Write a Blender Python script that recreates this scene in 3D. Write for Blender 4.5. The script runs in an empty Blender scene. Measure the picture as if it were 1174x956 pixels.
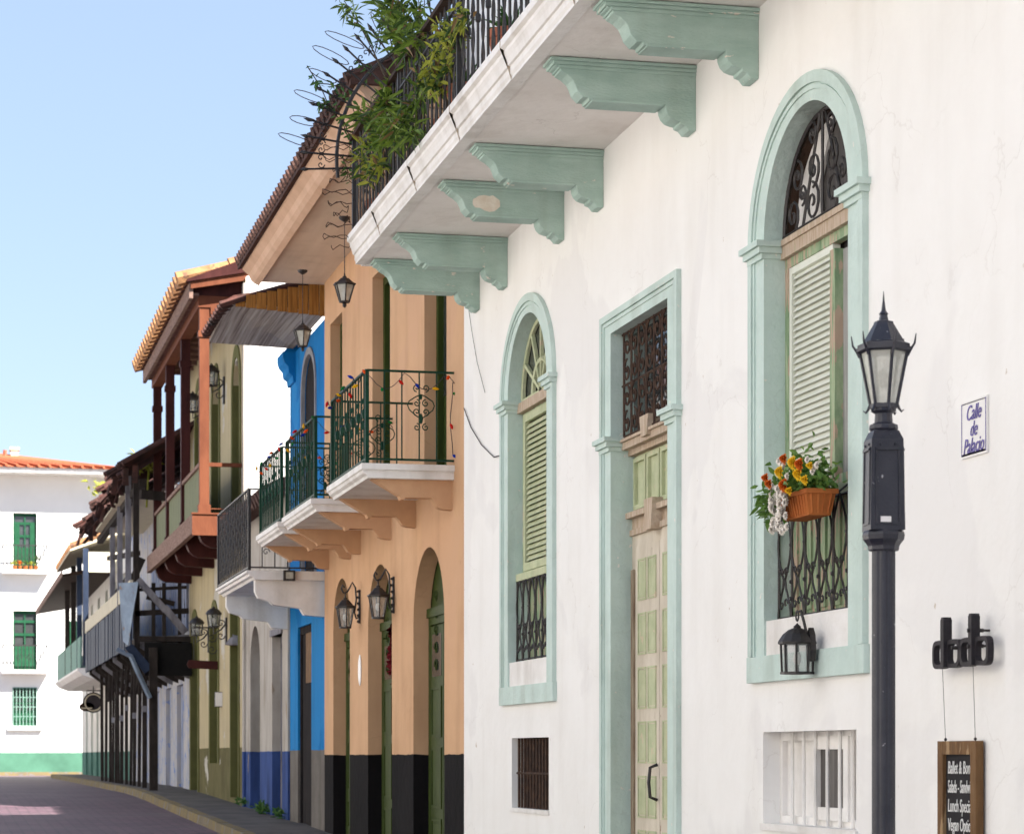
import bpy, math, random
from mathutils import Vector, Matrix
from mathutils.geometry import tessellate_polygon
random.seed(7)
R = math.radians
PI = math.pi
scene = bpy.context.scene
col = scene.collection
# ---------------------------------------------------------------- camera model (used to read real sizes off the survey)
F, CX, HY, EYE = 2850.0, 587.0, 866.0, 1.6
TH = math.atan(655.0 / 2850.0)
CT, ST = math.cos(TH), math.sin(TH)
W = 4.6                      # facade line, metres right of the camera
def fy(u, X=W):
    t = (u - CX) / F
    return X * (CT - t * ST) / (ST + t * CT)
def fz(v, X, Y):
    return EYE + (HY - v) * (X * ST + Y * CT) / F
def fx(u, Y):
    t = (u - CX) / F
    return Y * (ST + t * CT) / (CT - t * ST)
def zg(y):                   # street level rises, then flattens out
    if y <= 44: return 0.018 * y
    if y >= 52: return 0.864
    s = (y - 44) / 8.0
    return 0.792 + 0.072 * (2 * s - s * s)
# ---------------------------------------------------------------- mesh builder
class MB:
    def __init__(s): s.v = []; s.f = []; s.mi = []; s.m = 0
    def add(s, vs, fs):
        b = len(s.v); s.v.extend([tuple(p) for p in vs])
        for f in fs: s.f.append([b + i for i in f]); s.mi.append(s.m)
        return s
    def quad(s, a, b, c, d): return s.add([a, b, c, d], [(0, 1, 2, 3)])
    def box(s, x0, x1, y0, y1, z0, z1):
        return s.add([(x0,y0,z0),(x1,y0,z0),(x1,y1,z0),(x0,y1,z0),(x0,y0,z1),(x1,y0,z1),(x1,y1,z1),(x0,y1,z1)],
                     [(0,3,2,1),(4,5,6,7),(0,1,5,4),(1,2,6,5),(2,3,7,6),(3,0,4,7)])
    def prism(s, pts, axis, a, b):
        n = len(pts)
        def P(p, t):
            return {'x': (t, p[0], p[1]), 'y': (p[0], t, p[1]), 'z': (p[0], p[1], t)}[axis]
        vs = [P(p, a) for p in pts] + [P(p, b) for p in pts]
        fs = [tuple(range(n)), tuple(reversed(range(n, 2 * n)))]
        fs += [(i, i + n, (i + 1) % n + n, (i + 1) % n) for i in range(n)]
        return s.add(vs, fs)
    def beam(s, p, q, w, h=None, up=(0, 0, 1)):
        h = h or w; p = Vector(p); q = Vector(q); d = (q - p).normalized()
        upv = Vector(up)
        if abs(d.dot(upv)) > .98: upv = Vector((1, 0, 0))
        a = d.cross(upv).normalized() * w / 2; b = a.cross(d).normalized() * h / 2
        vs = [p-a-b, p+a-b, p+a+b, p-a+b, q-a-b, q+a-b, q+a+b, q-a+b]
        return s.add(vs, [(0,1,2,3),(7,6,5,4),(0,4,5,1),(1,5,6,2),(2,6,7,3),(3,7,4,0)])
    def tube(s, pts, r, n=5, closed=False):
        P = [Vector(p) for p in pts]; N = len(P)
        rr = r if isinstance(r, (list, tuple)) else [r] * N
        vs = []; prev = None
        for i in range(N):
            if closed: t = P[(i+1) % N] - P[i-1]
            else: t = P[min(i+1, N-1)] - P[max(i-1, 0)]
            if t.length < 1e-9: t = Vector((0, 0, 1))
            t.normalize()
            if prev is None:
                a = Vector((0, 0, 1)) if abs(t.z) < .9 else Vector((1, 0, 0))
                x = t.cross(a).normalized()
            else:
                x = prev - t * prev.dot(t)
                if x.length < 1e-6: x = t.orthogonal()
                x.normalize()
            prev = x; y = t.cross(x)
            for k in range(n):
                a = 2 * PI * k / n
                vs.append(P[i] + (x * math.cos(a) + y * math.sin(a)) * rr[i])
        fs = []
        for i in range(N if closed else N - 1):
            j = (i + 1) % N
            for k in range(n):
                l = (k + 1) % n
                fs.append((i*n+k, i*n+l, j*n+l, j*n+k))
        if not closed:
            fs.append(tuple(reversed(range(n)))); fs.append(tuple(range((N-1)*n, N*n)))
        return s.add(vs, fs)
    def lathe(s, prof, c, n=12, ph=0.0, sx=1, sy=1):
        vs = []
        for (r, z) in prof:
            for k in range(n):
                a = 2 * PI * k / n + ph
                vs.append((c[0] + r * sx * math.cos(a), c[1] + r * sy * math.sin(a), c[2] + z))
        fs = []
        for i in range(len(prof) - 1):
            for k in range(n):
                l = (k + 1) % n
                fs.append((i*n+k, i*n+l, (i+1)*n+l, (i+1)*n+k))
        fs.append(tuple(reversed(range(n)))); fs.append(tuple(range((len(prof)-1)*n, len(prof)*n)))
        return s.add(vs, fs)
    def ball(s, c, r, n=8, m=5, sz=1.0):
        return s.lathe([(max(1e-4, r * math.sin(PI * i / m)), -r * sz * math.cos(PI * i / m)) for i in range(m + 1)], c, n)
    def leaf(s, p, d, L, w, up=None):
        p = Vector(p); d = Vector(d).normalized()
        u = Vector(up) if up else Vector((random.uniform(-1, 1), random.uniform(-1, 1), random.uniform(-1, 1)))
        sd = d.cross(u)
        if sd.length < 1e-4: sd = d.orthogonal()
        sd.normalize(); nn = sd.cross(d)
        droop = Vector((0, 0, -L * .22))
        a = p + d * L * .35 + sd * w / 2 + nn * w * .2; b = p + d * L * .35 - sd * w / 2 + nn * w * .2
        m = p + d * L * .5 + droop * .25
        e = p + d * L + droop
        a2 = p + d * L * .72 + sd * w * .32 + droop * .5 + nn * w * .15; b2 = p + d * L * .72 - sd * w * .32 + droop * .5 + nn * w * .15
        return s.add([p, a, m, b, a2, e, b2], [(0, 1, 2), (0, 2, 3), (1, 4, 2), (4, 5, 2), (2, 5, 6), (2, 6, 3)])
    def build(s, name, mats, parent=None, smooth=False):
        me = bpy.data.meshes.new(name)
        off = offset(parent)
        me.from_pydata([(x - off[0], y - off[1], z - off[2]) for x, y, z in s.v], [], s.f)
        if not isinstance(mats, (list, tuple)): mats = [mats]
        for m in mats: me.materials.append(m)
        if len(mats) > 1: me.polygons.foreach_set('material_index', s.mi)
        me.update()
        if smooth:
            me.polygons.foreach_set('use_smooth', [True] * len(me.polygons))
            me.set_sharp_from_angle(angle=R(42))
        o = bpy.data.objects.new(name, me); col.objects.link(o)
        if parent: o.parent = parent; OFF[o.name] = off
        return o
OFF = {}
def offset(o):
    return OFF.get(o.name, (0, 0, 0)) if o else (0, 0, 0)
def thing(name, label, cat, loc=(0, 0, 0), group=None):
    o = bpy.data.objects.new(name, None); col.objects.link(o); o.location = loc
    o.empty_display_size = .1
    o['label'] = label; o['category'] = cat
    if group: o['group'] = group
    OFF[o.name] = tuple(loc)
    return o
def tag(o, label, cat, group=None, kind=None):
    if label: o['label'] = label
    if cat: o['category'] = cat
    if group: o['group'] = group
    if kind: o['kind'] = kind
    return o
def struct(mb, name, m):
    o = mb.build(name, m); o['kind'] = 'structure'; return o
def copy_thing(root, loc, label, rz=None, scale=None):
    r = root.copy(); col.objects.link(r); r.location = loc; r['label'] = label
    if rz is not None: r.rotation_euler = (0, 0, rz)
    if scale: r.scale = (scale,) * 3
    def rec(src, dst):
        for ch in list(src.children):
            c = ch.copy(); col.objects.link(c); c.parent = dst; rec(ch, c)
    rec(root, r); return r
# ---------------------------------------------------------------- materials
def lin(c):
    return tuple(((x/255)/12.92 if x <= 10.3 else (((x/255)+.055)/1.055)**2.4) for x in c) + (1,)
def srgb(*c): return lin(c)
def nn(nt, t, **kw):
    n = nt.nodes.new(t)
    for k, v in kw.items():
        try: setattr(n, k, v)
        except Exception: pass
    return n
def mat(name, c1, c2=None, scale=3.0, rough=.8, bump=.15, bscale=40, chip=None, chip_amt=.0, chip_scale=6,
        dirt=0.0, metallic=0, stretch=None, alpha=None, band=None, obj=False, spec=.08, crack=0.0, patch=None, wob=.035):
    """painted / plaster surface: two-tone noise, optional chips showing another colour, optional colour band below a height"""
    m = bpy.data.materials.new(name); m.use_nodes = True; nt = m.node_tree; L = nt.links
    b = nt.nodes['Principled BSDF']
    if obj:
        tc = nn(nt, 'ShaderNodeTexCoord'); pos = tc.outputs['Object']
    else:
        ge = nn(nt, 'ShaderNodeNewGeometry'); pos = ge.outputs['Position']
    vec = pos
    if stretch:
        mp = nn(nt, 'ShaderNodeMapping'); mp.inputs['Scale'].default_value = stretch
        L.new(pos, mp.inputs['Vector']); vec = mp.outputs['Vector']
    c2 = c2 or tuple(x * .86 for x in c1[:3]) + (1,)
    n1 = nn(nt, 'ShaderNodeTexNoise'); n1.inputs['Scale'].default_value = scale; n1.inputs['Detail'].default_value = 8
    n1.inputs['Roughness'].default_value = .62
    L.new(vec, n1.inputs['Vector'])
    rp = nn(nt, 'ShaderNodeMapRange'); rp.inputs[1].default_value = .36; rp.inputs[2].default_value = .66
    L.new(n1.outputs['Fac'], rp.inputs['Value'])
    mx = nn(nt, 'ShaderNodeMix', data_type='RGBA')
    mx.inputs['A'].default_value = c1; mx.inputs['B'].default_value = c2
    L.new(rp.outputs[0], mx.inputs['Factor']); out = mx.outputs['Result']
    if patch:
        n5 = nn(nt, 'ShaderNodeTexNoise'); n5.inputs['Scale'].default_value = .55; n5.inputs['Detail'].default_value = 5; n5.inputs['Distortion'].default_value = .6
        L.new(pos, n5.inputs['Vector'])
        r5 = nn(nt, 'ShaderNodeMapRange'); r5.inputs[1].default_value = .55; r5.inputs[2].default_value = .575
        L.new(n5.outputs['Fac'], r5.inputs['Value'])
        m5 = nn(nt, 'ShaderNodeMix', data_type='RGBA'); m5.inputs['B'].default_value = patch
        sc5 = nn(nt, 'ShaderNodeMath', operation='MULTIPLY'); sc5.inputs[1].default_value = .75
        L.new(r5.outputs[0], sc5.inputs[0]); L.new(sc5.outputs[0], m5.inputs['Factor']); L.new(out, m5.inputs['A']); out = m5.outputs['Result']
    if band:
        zb, cb = band
        sp = nn(nt, 'ShaderNodeSeparateXYZ'); L.new(pos, sp.inputs[0])
        nb = nn(nt, 'ShaderNodeTexNoise'); nb.inputs['Scale'].default_value = 5; nb.inputs['Detail'].default_value = 7
        L.new(pos, nb.inputs['Vector'])
        ad = nn(nt, 'ShaderNodeMath', operation='MULTIPLY_ADD'); ad.inputs[1].default_value = wob
        L.new(nb.outputs['Fac'], ad.inputs[0]); L.new(sp.outputs['Z'], ad.inputs[2])
        lt = nn(nt, 'ShaderNodeMath', operation='LESS_THAN'); lt.inputs[1].default_value = zb + .01
        L.new(ad.outputs[0], lt.inputs[0])
        bm = nn(nt, 'ShaderNodeMix', data_type='RGBA'); bm.inputs['A'].default_value = cb
        bm.inputs['B'].default_value = tuple(x * .68 for x in cb[:3]) + (1,)
        L.new(rp.outputs[0], bm.inputs['Factor'])
        m2 = nn(nt, 'ShaderNodeMix', data_type='RGBA')
        L.new(lt.outputs[0], m2.inputs['Factor']); L.new(out, m2.inputs['A']); L.new(bm.outputs['Result'], m2.inputs['B'])
        out = m2.outputs['Result']
    if chip:
        n2 = nn(nt, 'ShaderNodeTexNoise'); n2.inputs['Scale'].default_value = chip_scale; n2.inputs['Detail'].default_value = 9
        n2.inputs['Roughness'].default_value = .6
        L.new(vec, n2.inputs['Vector'])
        gt = nn(nt, 'ShaderNodeMapRange'); gt.inputs[1].default_value = 1 - chip_amt; gt.inputs[2].default_value = 1 - chip_amt + .02
        L.new(n2.outputs['Fac'], gt.inputs['Value'])
        m3 = nn(nt, 'ShaderNodeMix', data_type='RGBA'); m3.inputs['B'].default_value = chip
        L.new(gt.outputs[0], m3.inputs['Factor']); L.new(out, m3.inputs['A']); out = m3.outputs['Result']
    if dirt:
        mp2 = nn(nt, 'ShaderNodeMapping'); mp2.inputs['Scale'].default_value = (2.2, 2.2, .35); L.new(pos, mp2.inputs['Vector'])
        n3 = nn(nt, 'ShaderNodeTexNoise'); n3.inputs['Scale'].default_value = 1.6; n3.inputs['Detail'].default_value = 9
        L.new(mp2.outputs['Vector'], n3.inputs['Vector'])
        r3 = nn(nt, 'ShaderNodeMapRange'); r3.inputs[1].default_value = .5; r3.inputs[2].default_value = .78; r3.inputs[4].default_value = dirt
        L.new(n3.outputs['Fac'], r3.inputs['Value'])
        m4 = nn(nt, 'ShaderNodeMix', data_type='RGBA', blend_type='MULTIPLY'); m4.inputs['B'].default_value = (.42, .37, .3, 1)
        L.new(r3.outputs[0], m4.inputs['Factor']); L.new(out, m4.inputs['A']); out = m4.outputs['Result']
    if crack:
        n6 = nn(nt, 'ShaderNodeTexNoise'); n6.inputs['Scale'].default_value = 3.5; n6.inputs['Detail'].default_value = 6; L.new(pos, n6.inputs['Vector'])
        ad6 = nn(nt, 'ShaderNodeVectorMath', operation='MULTIPLY_ADD'); ad6.inputs[1].default_value = (.5, .5, .5)
        L.new(n6.outputs['Color'], ad6.inputs[0]); L.new(pos, ad6.inputs[2])
        vo = nn(nt, 'ShaderNodeTexVoronoi', feature='DISTANCE_TO_EDGE'); vo.inputs['Scale'].default_value = .8; L.new(ad6.outputs[0], vo.inputs['Vector'])
        r6 = nn(nt, 'ShaderNodeMapRange'); r6.inputs[1].default_value = .0; r6.inputs[2].default_value = .006; r6.inputs[3].default_value = 1; r6.inputs[4].default_value = 0
        L.new(vo.outputs['Distance'], r6.inputs['Value'])
        n7 = nn(nt, 'ShaderNodeTexNoise'); n7.inputs['Scale'].default_value = .9; L.new(pos, n7.inputs['Vector'])
        r7 = nn(nt, 'ShaderNodeMapRange'); r7.inputs[1].default_value = .50; r7.inputs[2].default_value = .6; r7.inputs[4].default_value = crack; L.new(n7.outputs['Fac'], r7.inputs['Value'])
        mu = nn(nt, 'ShaderNodeMath', operation='MULTIPLY'); L.new(r6.outputs[0], mu.inputs[0]); L.new(r7.outputs[0], mu.inputs[1])
        m6 = nn(nt, 'ShaderNodeMix', data_type='RGBA', blend_type='MULTIPLY'); m6.inputs['B'].default_value = (.45, .40, .36, 1)
        L.new(mu.outputs[0], m6.inputs['Factor']); L.new(out, m6.inputs['A']); out = m6.outputs['Result']
    L.new(out, b.inputs['Base Color'])
    b.inputs['Roughness'].default_value = rough; b.inputs['Metallic'].default_value = metallic
    b.inputs['Specular IOR Level'].default_value = spec
    if alpha is not None: b.inputs['Alpha'].default_value = alpha
    if bump:
        nb = nn(nt, 'ShaderNodeTexNoise'); nb.inputs['Scale'].default_value = bscale; nb.inputs['Detail'].default_value = 4
        L.new(vec, nb.inputs['Vector'])
        bp = nn(nt, 'ShaderNodeBump'); bp.inputs['Strength'].default_value = bump; bp.inputs['Distance'].default_value = .02
        L.new(nb.outputs['Fac'], bp.inputs['Height']); L.new(bp.outputs[0], b.inputs['Normal'])
    return m
def tri_mat(name, ca, cb, trans=True, rough=.5, scale=2.5):   # foliage: per-leaf-ish variation, some light through
    m = mat(name, ca, cb, scale=scale, rough=rough, bump=0, spec=.35)
    b = m.node_tree.nodes['Principled BSDF']
    b.inputs['Subsurface Weight'].default_value = 0
    if trans:
        nt = m.node_tree; o = nt.nodes['Material Output']
        tr = nn(nt, 'ShaderNodeBsdfTranslucent'); mxs = nn(nt, 'ShaderNodeMixShader'); mxs.inputs[0].default_value = .3
        src = b.inputs['Base Color'].links[0].from_socket
        nt.links.new(src, tr.inputs['Color']); nt.links.new(b.outputs[0], mxs.inputs[1]); nt.links.new(tr.outputs[0], mxs.inputs[2])
        nt.links.new(mxs.outputs[0], o.inputs['Surface'])
    return m
M = {}
M['white'] = mat('white_plaster', (.87,.865,.845,1), (.835,.825,.80,1), scale=1.3, rough=.9, bump=.6, bscale=5, dirt=.10, chip=(.60,.54,.47,1), chip_amt=.30, chip_scale=8, crack=.16, patch=(.80,.79,.775,1))
M['white_trim'] = mat('white_trim', (.82,.805,.785,1), (.72,.70,.67,1), scale=4, rough=.8, bump=.3, bscale=22, dirt=.4)
M['soffit'] = mat('white_soffit', (.83,.80,.77,1), (.77,.735,.70,1), scale=1.2, rough=.9, bump=.3, bscale=12, dirt=.22, crack=.25)
M['mint'] = mat('mint_paint', (.57,.69,.645,1), (.50,.62,.575,1), scale=4, rough=.65, bump=.4, bscale=22, dirt=.38, chip=(.70,.70,.64,1), chip_amt=.335, chip_scale=16, crack=.15)
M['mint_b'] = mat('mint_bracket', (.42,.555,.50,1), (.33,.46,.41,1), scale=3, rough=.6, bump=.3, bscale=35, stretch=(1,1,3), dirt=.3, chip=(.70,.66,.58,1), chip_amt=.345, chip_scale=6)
M['iron'] = mat('black_iron', (.014,.013,.015,1), (.028,.022,.02,1), scale=20, rough=.5, bump=.2, bscale=90, spec=.5)
M['rusty'] = mat('rusty_iron', (.05,.035,.03,1), (.10,.06,.042,1), scale=18, rough=.7, bump=.3, bscale=80)
M['lamp'] = mat('lamp_paint', (.018,.020,.032,1), (.028,.029,.042,1), scale=12, rough=.42, bump=.12, bscale=80, chip=(.38,.38,.39,1), chip_amt=.325, chip_scale=26, obj=True, spec=.45, dirt=.3)
M['greenrail'] = mat('green_rail', (.009,.038,.024,1), (.014,.055,.034,1), scale=12, rough=.45, bump=.1)
M['peach'] = mat('peach_plaster', (.63,.395,.235,1), (.57,.35,.205,1), scale=1.4, rough=.9, bump=.4, bscale=9, dirt=.25, crack=.2, patch=(.60,.37,.23,1), band=(1.62, (.011,.010,.011,1)))
M['peach_t'] = mat('peach_trim', (.62,.385,.225,1), (.55,.33,.195,1), scale=3, rough=.9, bump=.25, bscale=18, dirt=.2)
M['blue'] = mat('blue_plaster', (.006,.175,.47,1), (.006,.14,.39,1), scale=2, rough=.85, bump=.3, bscale=15, dirt=.45, crack=.4, patch=(.02,.21,.50,1), chip=(.35,.42,.5,1), chip_amt=.28, chip_scale=6, band=(1.68, (.17,.155,.14,1)))
M['old_white'] = mat('peeling_plaster', (.46,.43,.39,1), (.34,.31,.27,1), scale=2.5, rough=.9, bump=.4, bscale=14, dirt=.6, chip=(.30,.25,.20,1), chip_amt=.36, chip_scale=3.5, stretch=(1,1,.45), band=(1.67, (.05,.09,.26,1)))
M['yellow'] = mat('yellow_plaster', (.46,.39,.24,1), (.41,.35,.23,1), scale=1.6, rough=.9, bump=.3, bscale=14, dirt=.3, chip=(.48,.46,.40,1), chip_amt=.42, chip_scale=.8, band=(1.74, (.145,.13,.06,1)))
M['gable'] = mat('white_gable', (.82,.80,.77,1), (.74,.72,.69,1), scale=1, rough=.9, dirt=.2)
M['olive'] = mat('olive_paint', (.045,.05,.018,1), (.032,.037,.012,1), scale=5, rough=.7, stretch=(1,1,.3))
M['olive_t'] = mat('olive_trim', (.135,.135,.05,1), (.11,.11,.042,1), scale=4, rough=.8)
M['green'] = mat('green_door', (.048,.070,.017,1), (.034,.050,.012,1), scale=6, rough=.55, bump=.15, stretch=(1,1,.3))
M['dgreen'] = mat('far_green', (.018,.085,.042,1), (.012,.06,.03,1), scale=6, rough=.6)
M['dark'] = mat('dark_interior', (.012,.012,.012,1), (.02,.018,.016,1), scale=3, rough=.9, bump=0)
M['blackdoor'] = mat('black_door', (.012,.011,.012,1), (.025,.02,.02,1), scale=8, rough=.9, stretch=(1,1,.3))
M['dusk'] = mat('dim_pane', (.11,.10,.095,1), (.05,.045,.042,1), scale=5, rough=.3, bump=0, stretch=(1,6,.3))
M['glass'] = mat('dark_glass', (.03,.035,.035,1), (.05,.055,.055,1), scale=2, rough=.08, bump=.03, bscale=4, spec=.8)
M['curtain'] = mat('grey_curtain', (.42,.42,.40,1), (.25,.25,.24,1), scale=6, rough=.9, stretch=(1,5,.3))
M['lglass'] = mat('lantern_glass', (.66,.67,.60,1), (.50,.51,.45,1), scale=14, rough=.2, bump=.15, alpha=.62, obj=True, spec=.6)
M['clear'] = mat('clear_glass', (.6,.63,.62,1), (.5,.53,.52,1), scale=6, rough=.1, bump=0, alpha=.35, obj=True, spec=.8)
M['bulb'] = mat('bulb_glass', (.8,.79,.74,1), None, rough=.2, bump=0, obj=True)
M['oldgreen'] = mat('weathered_green', (.42,.50,.33,1), (.16,.27,.15,1), scale=8, rough=.8, bump=.4, stretch=(1,3,.4), chip=(.50,.38,.29,1), chip_amt=.46, chip_scale=9, dirt=.3)
M['palegreen'] = mat('pale_green_paint', (.54,.57,.38,1), (.43,.48,.30,1), scale=7, rough=.8, bump=.3, dirt=.3, chip=(.60,.53,.38,1), chip_amt=.37, chip_scale=8)
M['bare'] = mat('bare_wood', (.58,.49,.39,1), (.40,.29,.20,1), scale=9, rough=.85, bump=.4, stretch=(1,4,.5), chip=(.42,.47,.30,1), chip_amt=.36, chip_scale=9)
M['cream_wood'] = mat('cream_door', (.68,.62,.52,1), (.58,.52,.42,1), scale=8, rough=.75, bump=.3, stretch=(1,1,.4), dirt=.3, chip=(.26,.18,.12,1), chip_amt=.33, chip_scale=10)
M['shutter_w'] = mat('pale_shutter', (.76,.78,.70,1), (.68,.71,.62,1), scale=7, rough=.6, bump=.1)
M['brownwood'] = mat('brown_wood', (.055,.032,.022,1), (.03,.019,.014,1), scale=12, rough=.7, bump=.4, stretch=(1,1,.2))
M['frame_wood'] = mat('board_frame_wood', (.20,.115,.055,1), (.11,.06,.03,1), scale=14, rough=.7, bump=.4, stretch=(1,1,.25), chip=(.33,.22,.12,1), chip_amt=.4, chip_scale=10, obj=True)
M['gold_wood'] = mat('golden_planks', (.40,.19,.05,1), (.20,.09,.025,1), scale=9, rough=.75, bump=.3, stretch=(7,1,.3))
M['grey_wood'] = mat('grey_planks', (.46,.42,.38,1), (.16,.125,.11,1), scale=3, rough=.85, bump=.4, stretch=(9,.12,1))
M['old_wood'] = mat('weathered_timber', (.27,.265,.29,1), (.13,.125,.14,1), scale=7, rough=.9, bump=.4, stretch=(1,1,.3))
M['dark_wood'] = mat('dark_timber', (.045,.037,.033,1), (.022,.018,.016,1), scale=7, rough=.85, bump=.4, stretch=(1,1,.3))
M['maroon'] = mat('maroon_paint', (.065,.02,.018,1), (.04,.013,.012,1), scale=6, rough=.6, bump=.2, stretch=(1,1,.3))
M['redwood'] = mat('red_post', (.16,.055,.028,1), (.115,.038,.02,1), scale=6, rough=.6, bump=.2, stretch=(1,1,.3))
M['pinkwood'] = mat('faded_board', (.27,.18,.145,1), (.16,.10,.08,1), scale=9, rough=.85, bump=.3, stretch=(1,.6,4))
M['greypanel'] = mat('grey_green_panel', (.20,.215,.135,1), (.15,.165,.10,1), scale=5, rough=.8, stretch=(1,9,.4))
M['tile_o'] = mat('orange_tile', (.36,.19,.09,1), (.20,.10,.055,1), scale=6, rough=.85, bump=.4, chip=(.16,.09,.06,1), chip_amt=.42, chip_scale=5)
M['tile_b'] = mat('brown_tile', (.10,.055,.045,1), (.06,.035,.03,1), scale=6, rough=.85, bump=.4)
M['tile_far'] = mat('far_orange_tile', (.42,.13,.065,1), (.33,.095,.05,1), scale=3, rough=.85, stretch=(8,1,1))
M['sheet'] = mat('metal_sheet', (.22,.28,.36,1), (.15,.19,.25,1), scale=4, rough=.5, metallic=.3, chip=(.2,.13,.1,1), chip_amt=.36, chip_scale=4)
M['sheet_d'] = mat('slate_blue_sheet', (.034,.048,.082,1), (.02,.028,.05,1), scale=5, rough=.6, stretch=(1,3,.4))
M['rag'] = mat('charred_sheet', (.040,.030,.028,1), (.11,.05,.042,1), scale=4, rough=.9, bump=.4)
M['bluewood'] = mat('blue_planks', (.20,.28,.50,1), (.50,.50,.53,1), scale=5, rough=.85, stretch=(1,5,.25), chip=(.08,.08,.10,1), chip_amt=.4, chip_scale=5)
M['graf'] = mat('scribbled_plaster', (.50,.48,.46,1), (.40,.42,.50,1), scale=3, rough=.9, dirt=.6, chip=(.22,.30,.55,1), chip_amt=.42, chip_scale=4)
M['farwhite'] = mat('far_white_wall', (.80,.79,.77,1), (.75,.74,.72,1), scale=.8, rough=.9, bump=.1, band=(1.73, (.085,.20,.14,1)))
M['fwhite'] = mat('mint_footed_wall', (.74,.72,.67,1), (.66,.63,.58,1), scale=1.5, rough=.9, bump=.1, band=(1.72, (.09,.20,.165,1)))
M['cream'] = mat('cream_board', (.60,.55,.42,1), (.52,.47,.36,1), scale=4, rough=.85)
M['greengrey'] = mat('sea_green_panel', (.20,.32,.27,1), (.16,.27,.23,1), scale=4, rough=.8)
M['terra'] = mat('terracotta', (.46,.15,.045,1), (.38,.115,.035,1), scale=7, rough=.8, bump=.1, obj=True)
M['terra_d'] = mat('terracotta_pot', (.40,.15,.09,1), (.3,.11,.07,1), scale=7, rough=.8, obj=True)
M['leaf'] = tri_mat('oleander_leaf', (.20,.29,.035,1), (.09,.155,.02,1), scale=9)
M['leaf_s'] = tri_mat('shade_leaf', (.07,.12,.018,1), (.035,.07,.012,1), scale=12)  # darker share of the leaves, shade put into their colour
M['leaf_dead'] = tri_mat('dry_leaf', (.28,.17,.06,1), (.20,.12,.05,1), scale=12)
M['leaf_y'] = tri_mat('yellow_leaf', (.42,.42,.05,1), (.24,.29,.035,1), scale=9)
M['leaf_d'] = tri_mat('dark_leaf', (.045,.13,.028,1), (.09,.18,.04,1), scale=14)
M['stem'] = mat('plant_stem', (.10,.075,.05,1), (.06,.045,.03,1), scale=12, rough=.9)
M['leaf_f'] = tri_mat('bedding_leaf', (.10,.21,.045,1), (.17,.30,.06,1), scale=20)
M['fl_y'] = mat('yellow_petal', (.90,.66,.04,1), (.85,.52,.03,1), scale=40, rough=.7, bump=0)
M['fl_o'] = mat('orange_petal', (.75,.20,.03,1), (.6,.13,.02,1), scale=40, rough=.7, bump=0)
M['fl_w'] = mat('white_petal', (.88,.85,.80,1), (.74,.69,.62,1), scale=40, rough=.7, bump=0)
M['board'] = mat('chalkboard', (.016,.015,.018,1), (.03,.028,.03,1), scale=6, rough=.85, bump=.05, obj=True, spec=.2)
M['chalk'] = mat('chalk', (.82,.82,.80,1), None, rough=.8, bump=0, obj=True)
M['signblue'] = mat('sign_blue', (.10,.085,.30,1), (.2,.17,.42,1), scale=60, rough=.4, bump=0, obj=True)
M['tilewhite'] = mat('glazed_tile', (.80,.79,.78,1), (.76,.75,.74,1), scale=3, rough=.3, bump=.03, obj=True)
M['blacksign'] = mat('black_letter', (.03,.028,.032,1), (.045,.04,.045,1), scale=9, rough=.55, bump=.1, obj=True)
M['redwreath'] = mat('red_wreath', (.16,.012,.018,1), (.07,.006,.01,1), scale=40, rough=.8, obj=True)
M['wire'] = mat('wire', (.05,.045,.05,1), None, rough=.6, bump=0)
M['kerb'] = mat('worn_yellow_kerb', (.22,.165,.075,1), (.15,.13,.095,1), scale=2.2, rough=.9, bump=.4, chip=(.18,.165,.15,1), chip_amt=.45, chip_scale=4)
M['pave'] = mat('pavement_concrete', (.13,.12,.115,1), (.08,.075,.075,1), scale=2, rough=.9, bump=.3, bscale=12)
M['soil'] = mat('bare_ground', (.17,.15,.12,1), (.12,.11,.09,1), scale=.5, rough=.95)
M['opp'] = mat('sunny_cream_wall', (.86,.85,.83,1), (.82,.80,.78,1), scale=.6, rough=.9, dirt=.2)
# brick street
def road_mat():
    m = bpy.data.materials.new('brick_paving'); m.use_nodes = True; nt = m.node_tree; L = nt.links
    b = nt.nodes['Principled BSDF']; ge = nn(nt, 'ShaderNodeNewGeometry')
    br = nn(nt, 'ShaderNodeTexBrick'); br.inputs['Scale'].default_value = 1.0
    br.inputs['Brick Width'].default_value = .30; br.inputs['Row Height'].default_value = .20
    br.inputs['Mortar Size'].default_value = .014
    br.inputs['Color1'].default_value = (.12,.06,.08,1); br.inputs['Color2'].default_value = (.065,.036,.052,1)
    br.inputs['Mortar'].default_value = (.028,.022,.026,1)
    L.new(ge.outputs['Position'], br.inputs['Vector'])
    n = nn(nt, 'ShaderNodeTexNoise'); n.inputs['Scale'].default_value = .7; n.inputs['Detail'].default_value = 6
    L.new(ge.outputs['Position'], n.inputs['Vector'])
    rp = nn(nt, 'ShaderNodeMapRange'); rp.inputs[1].default_value = .4; rp.inputs[2].default_value = .75; rp.inputs[4].default_value = .6
    L.new(n.outputs['Fac'], rp.inputs['Value'])
    mx = nn(nt, 'ShaderNodeMix', data_type='RGBA'); mx.inputs['B'].default_value = (.13,.095,.105,1)
    L.new(rp.outputs[0], mx.inputs['Factor']); L.new(br.outputs['Color'], mx.inputs['A'])
    L.new(mx.outputs['Result'], b.inputs['Base Color']); b.inputs['Roughness'].default_value = .7
    bp = nn(nt, 'ShaderNodeBump'); bp.inputs['Strength'].default_value = .5; bp.inputs['Distance'].default_value = .01
    L.new(br.outputs['Fac'], bp.inputs['Height']); bp.invert = True; L.new(bp.outputs[0], b.inputs['Normal'])
    return m
M['road'] = road_mat()
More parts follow.
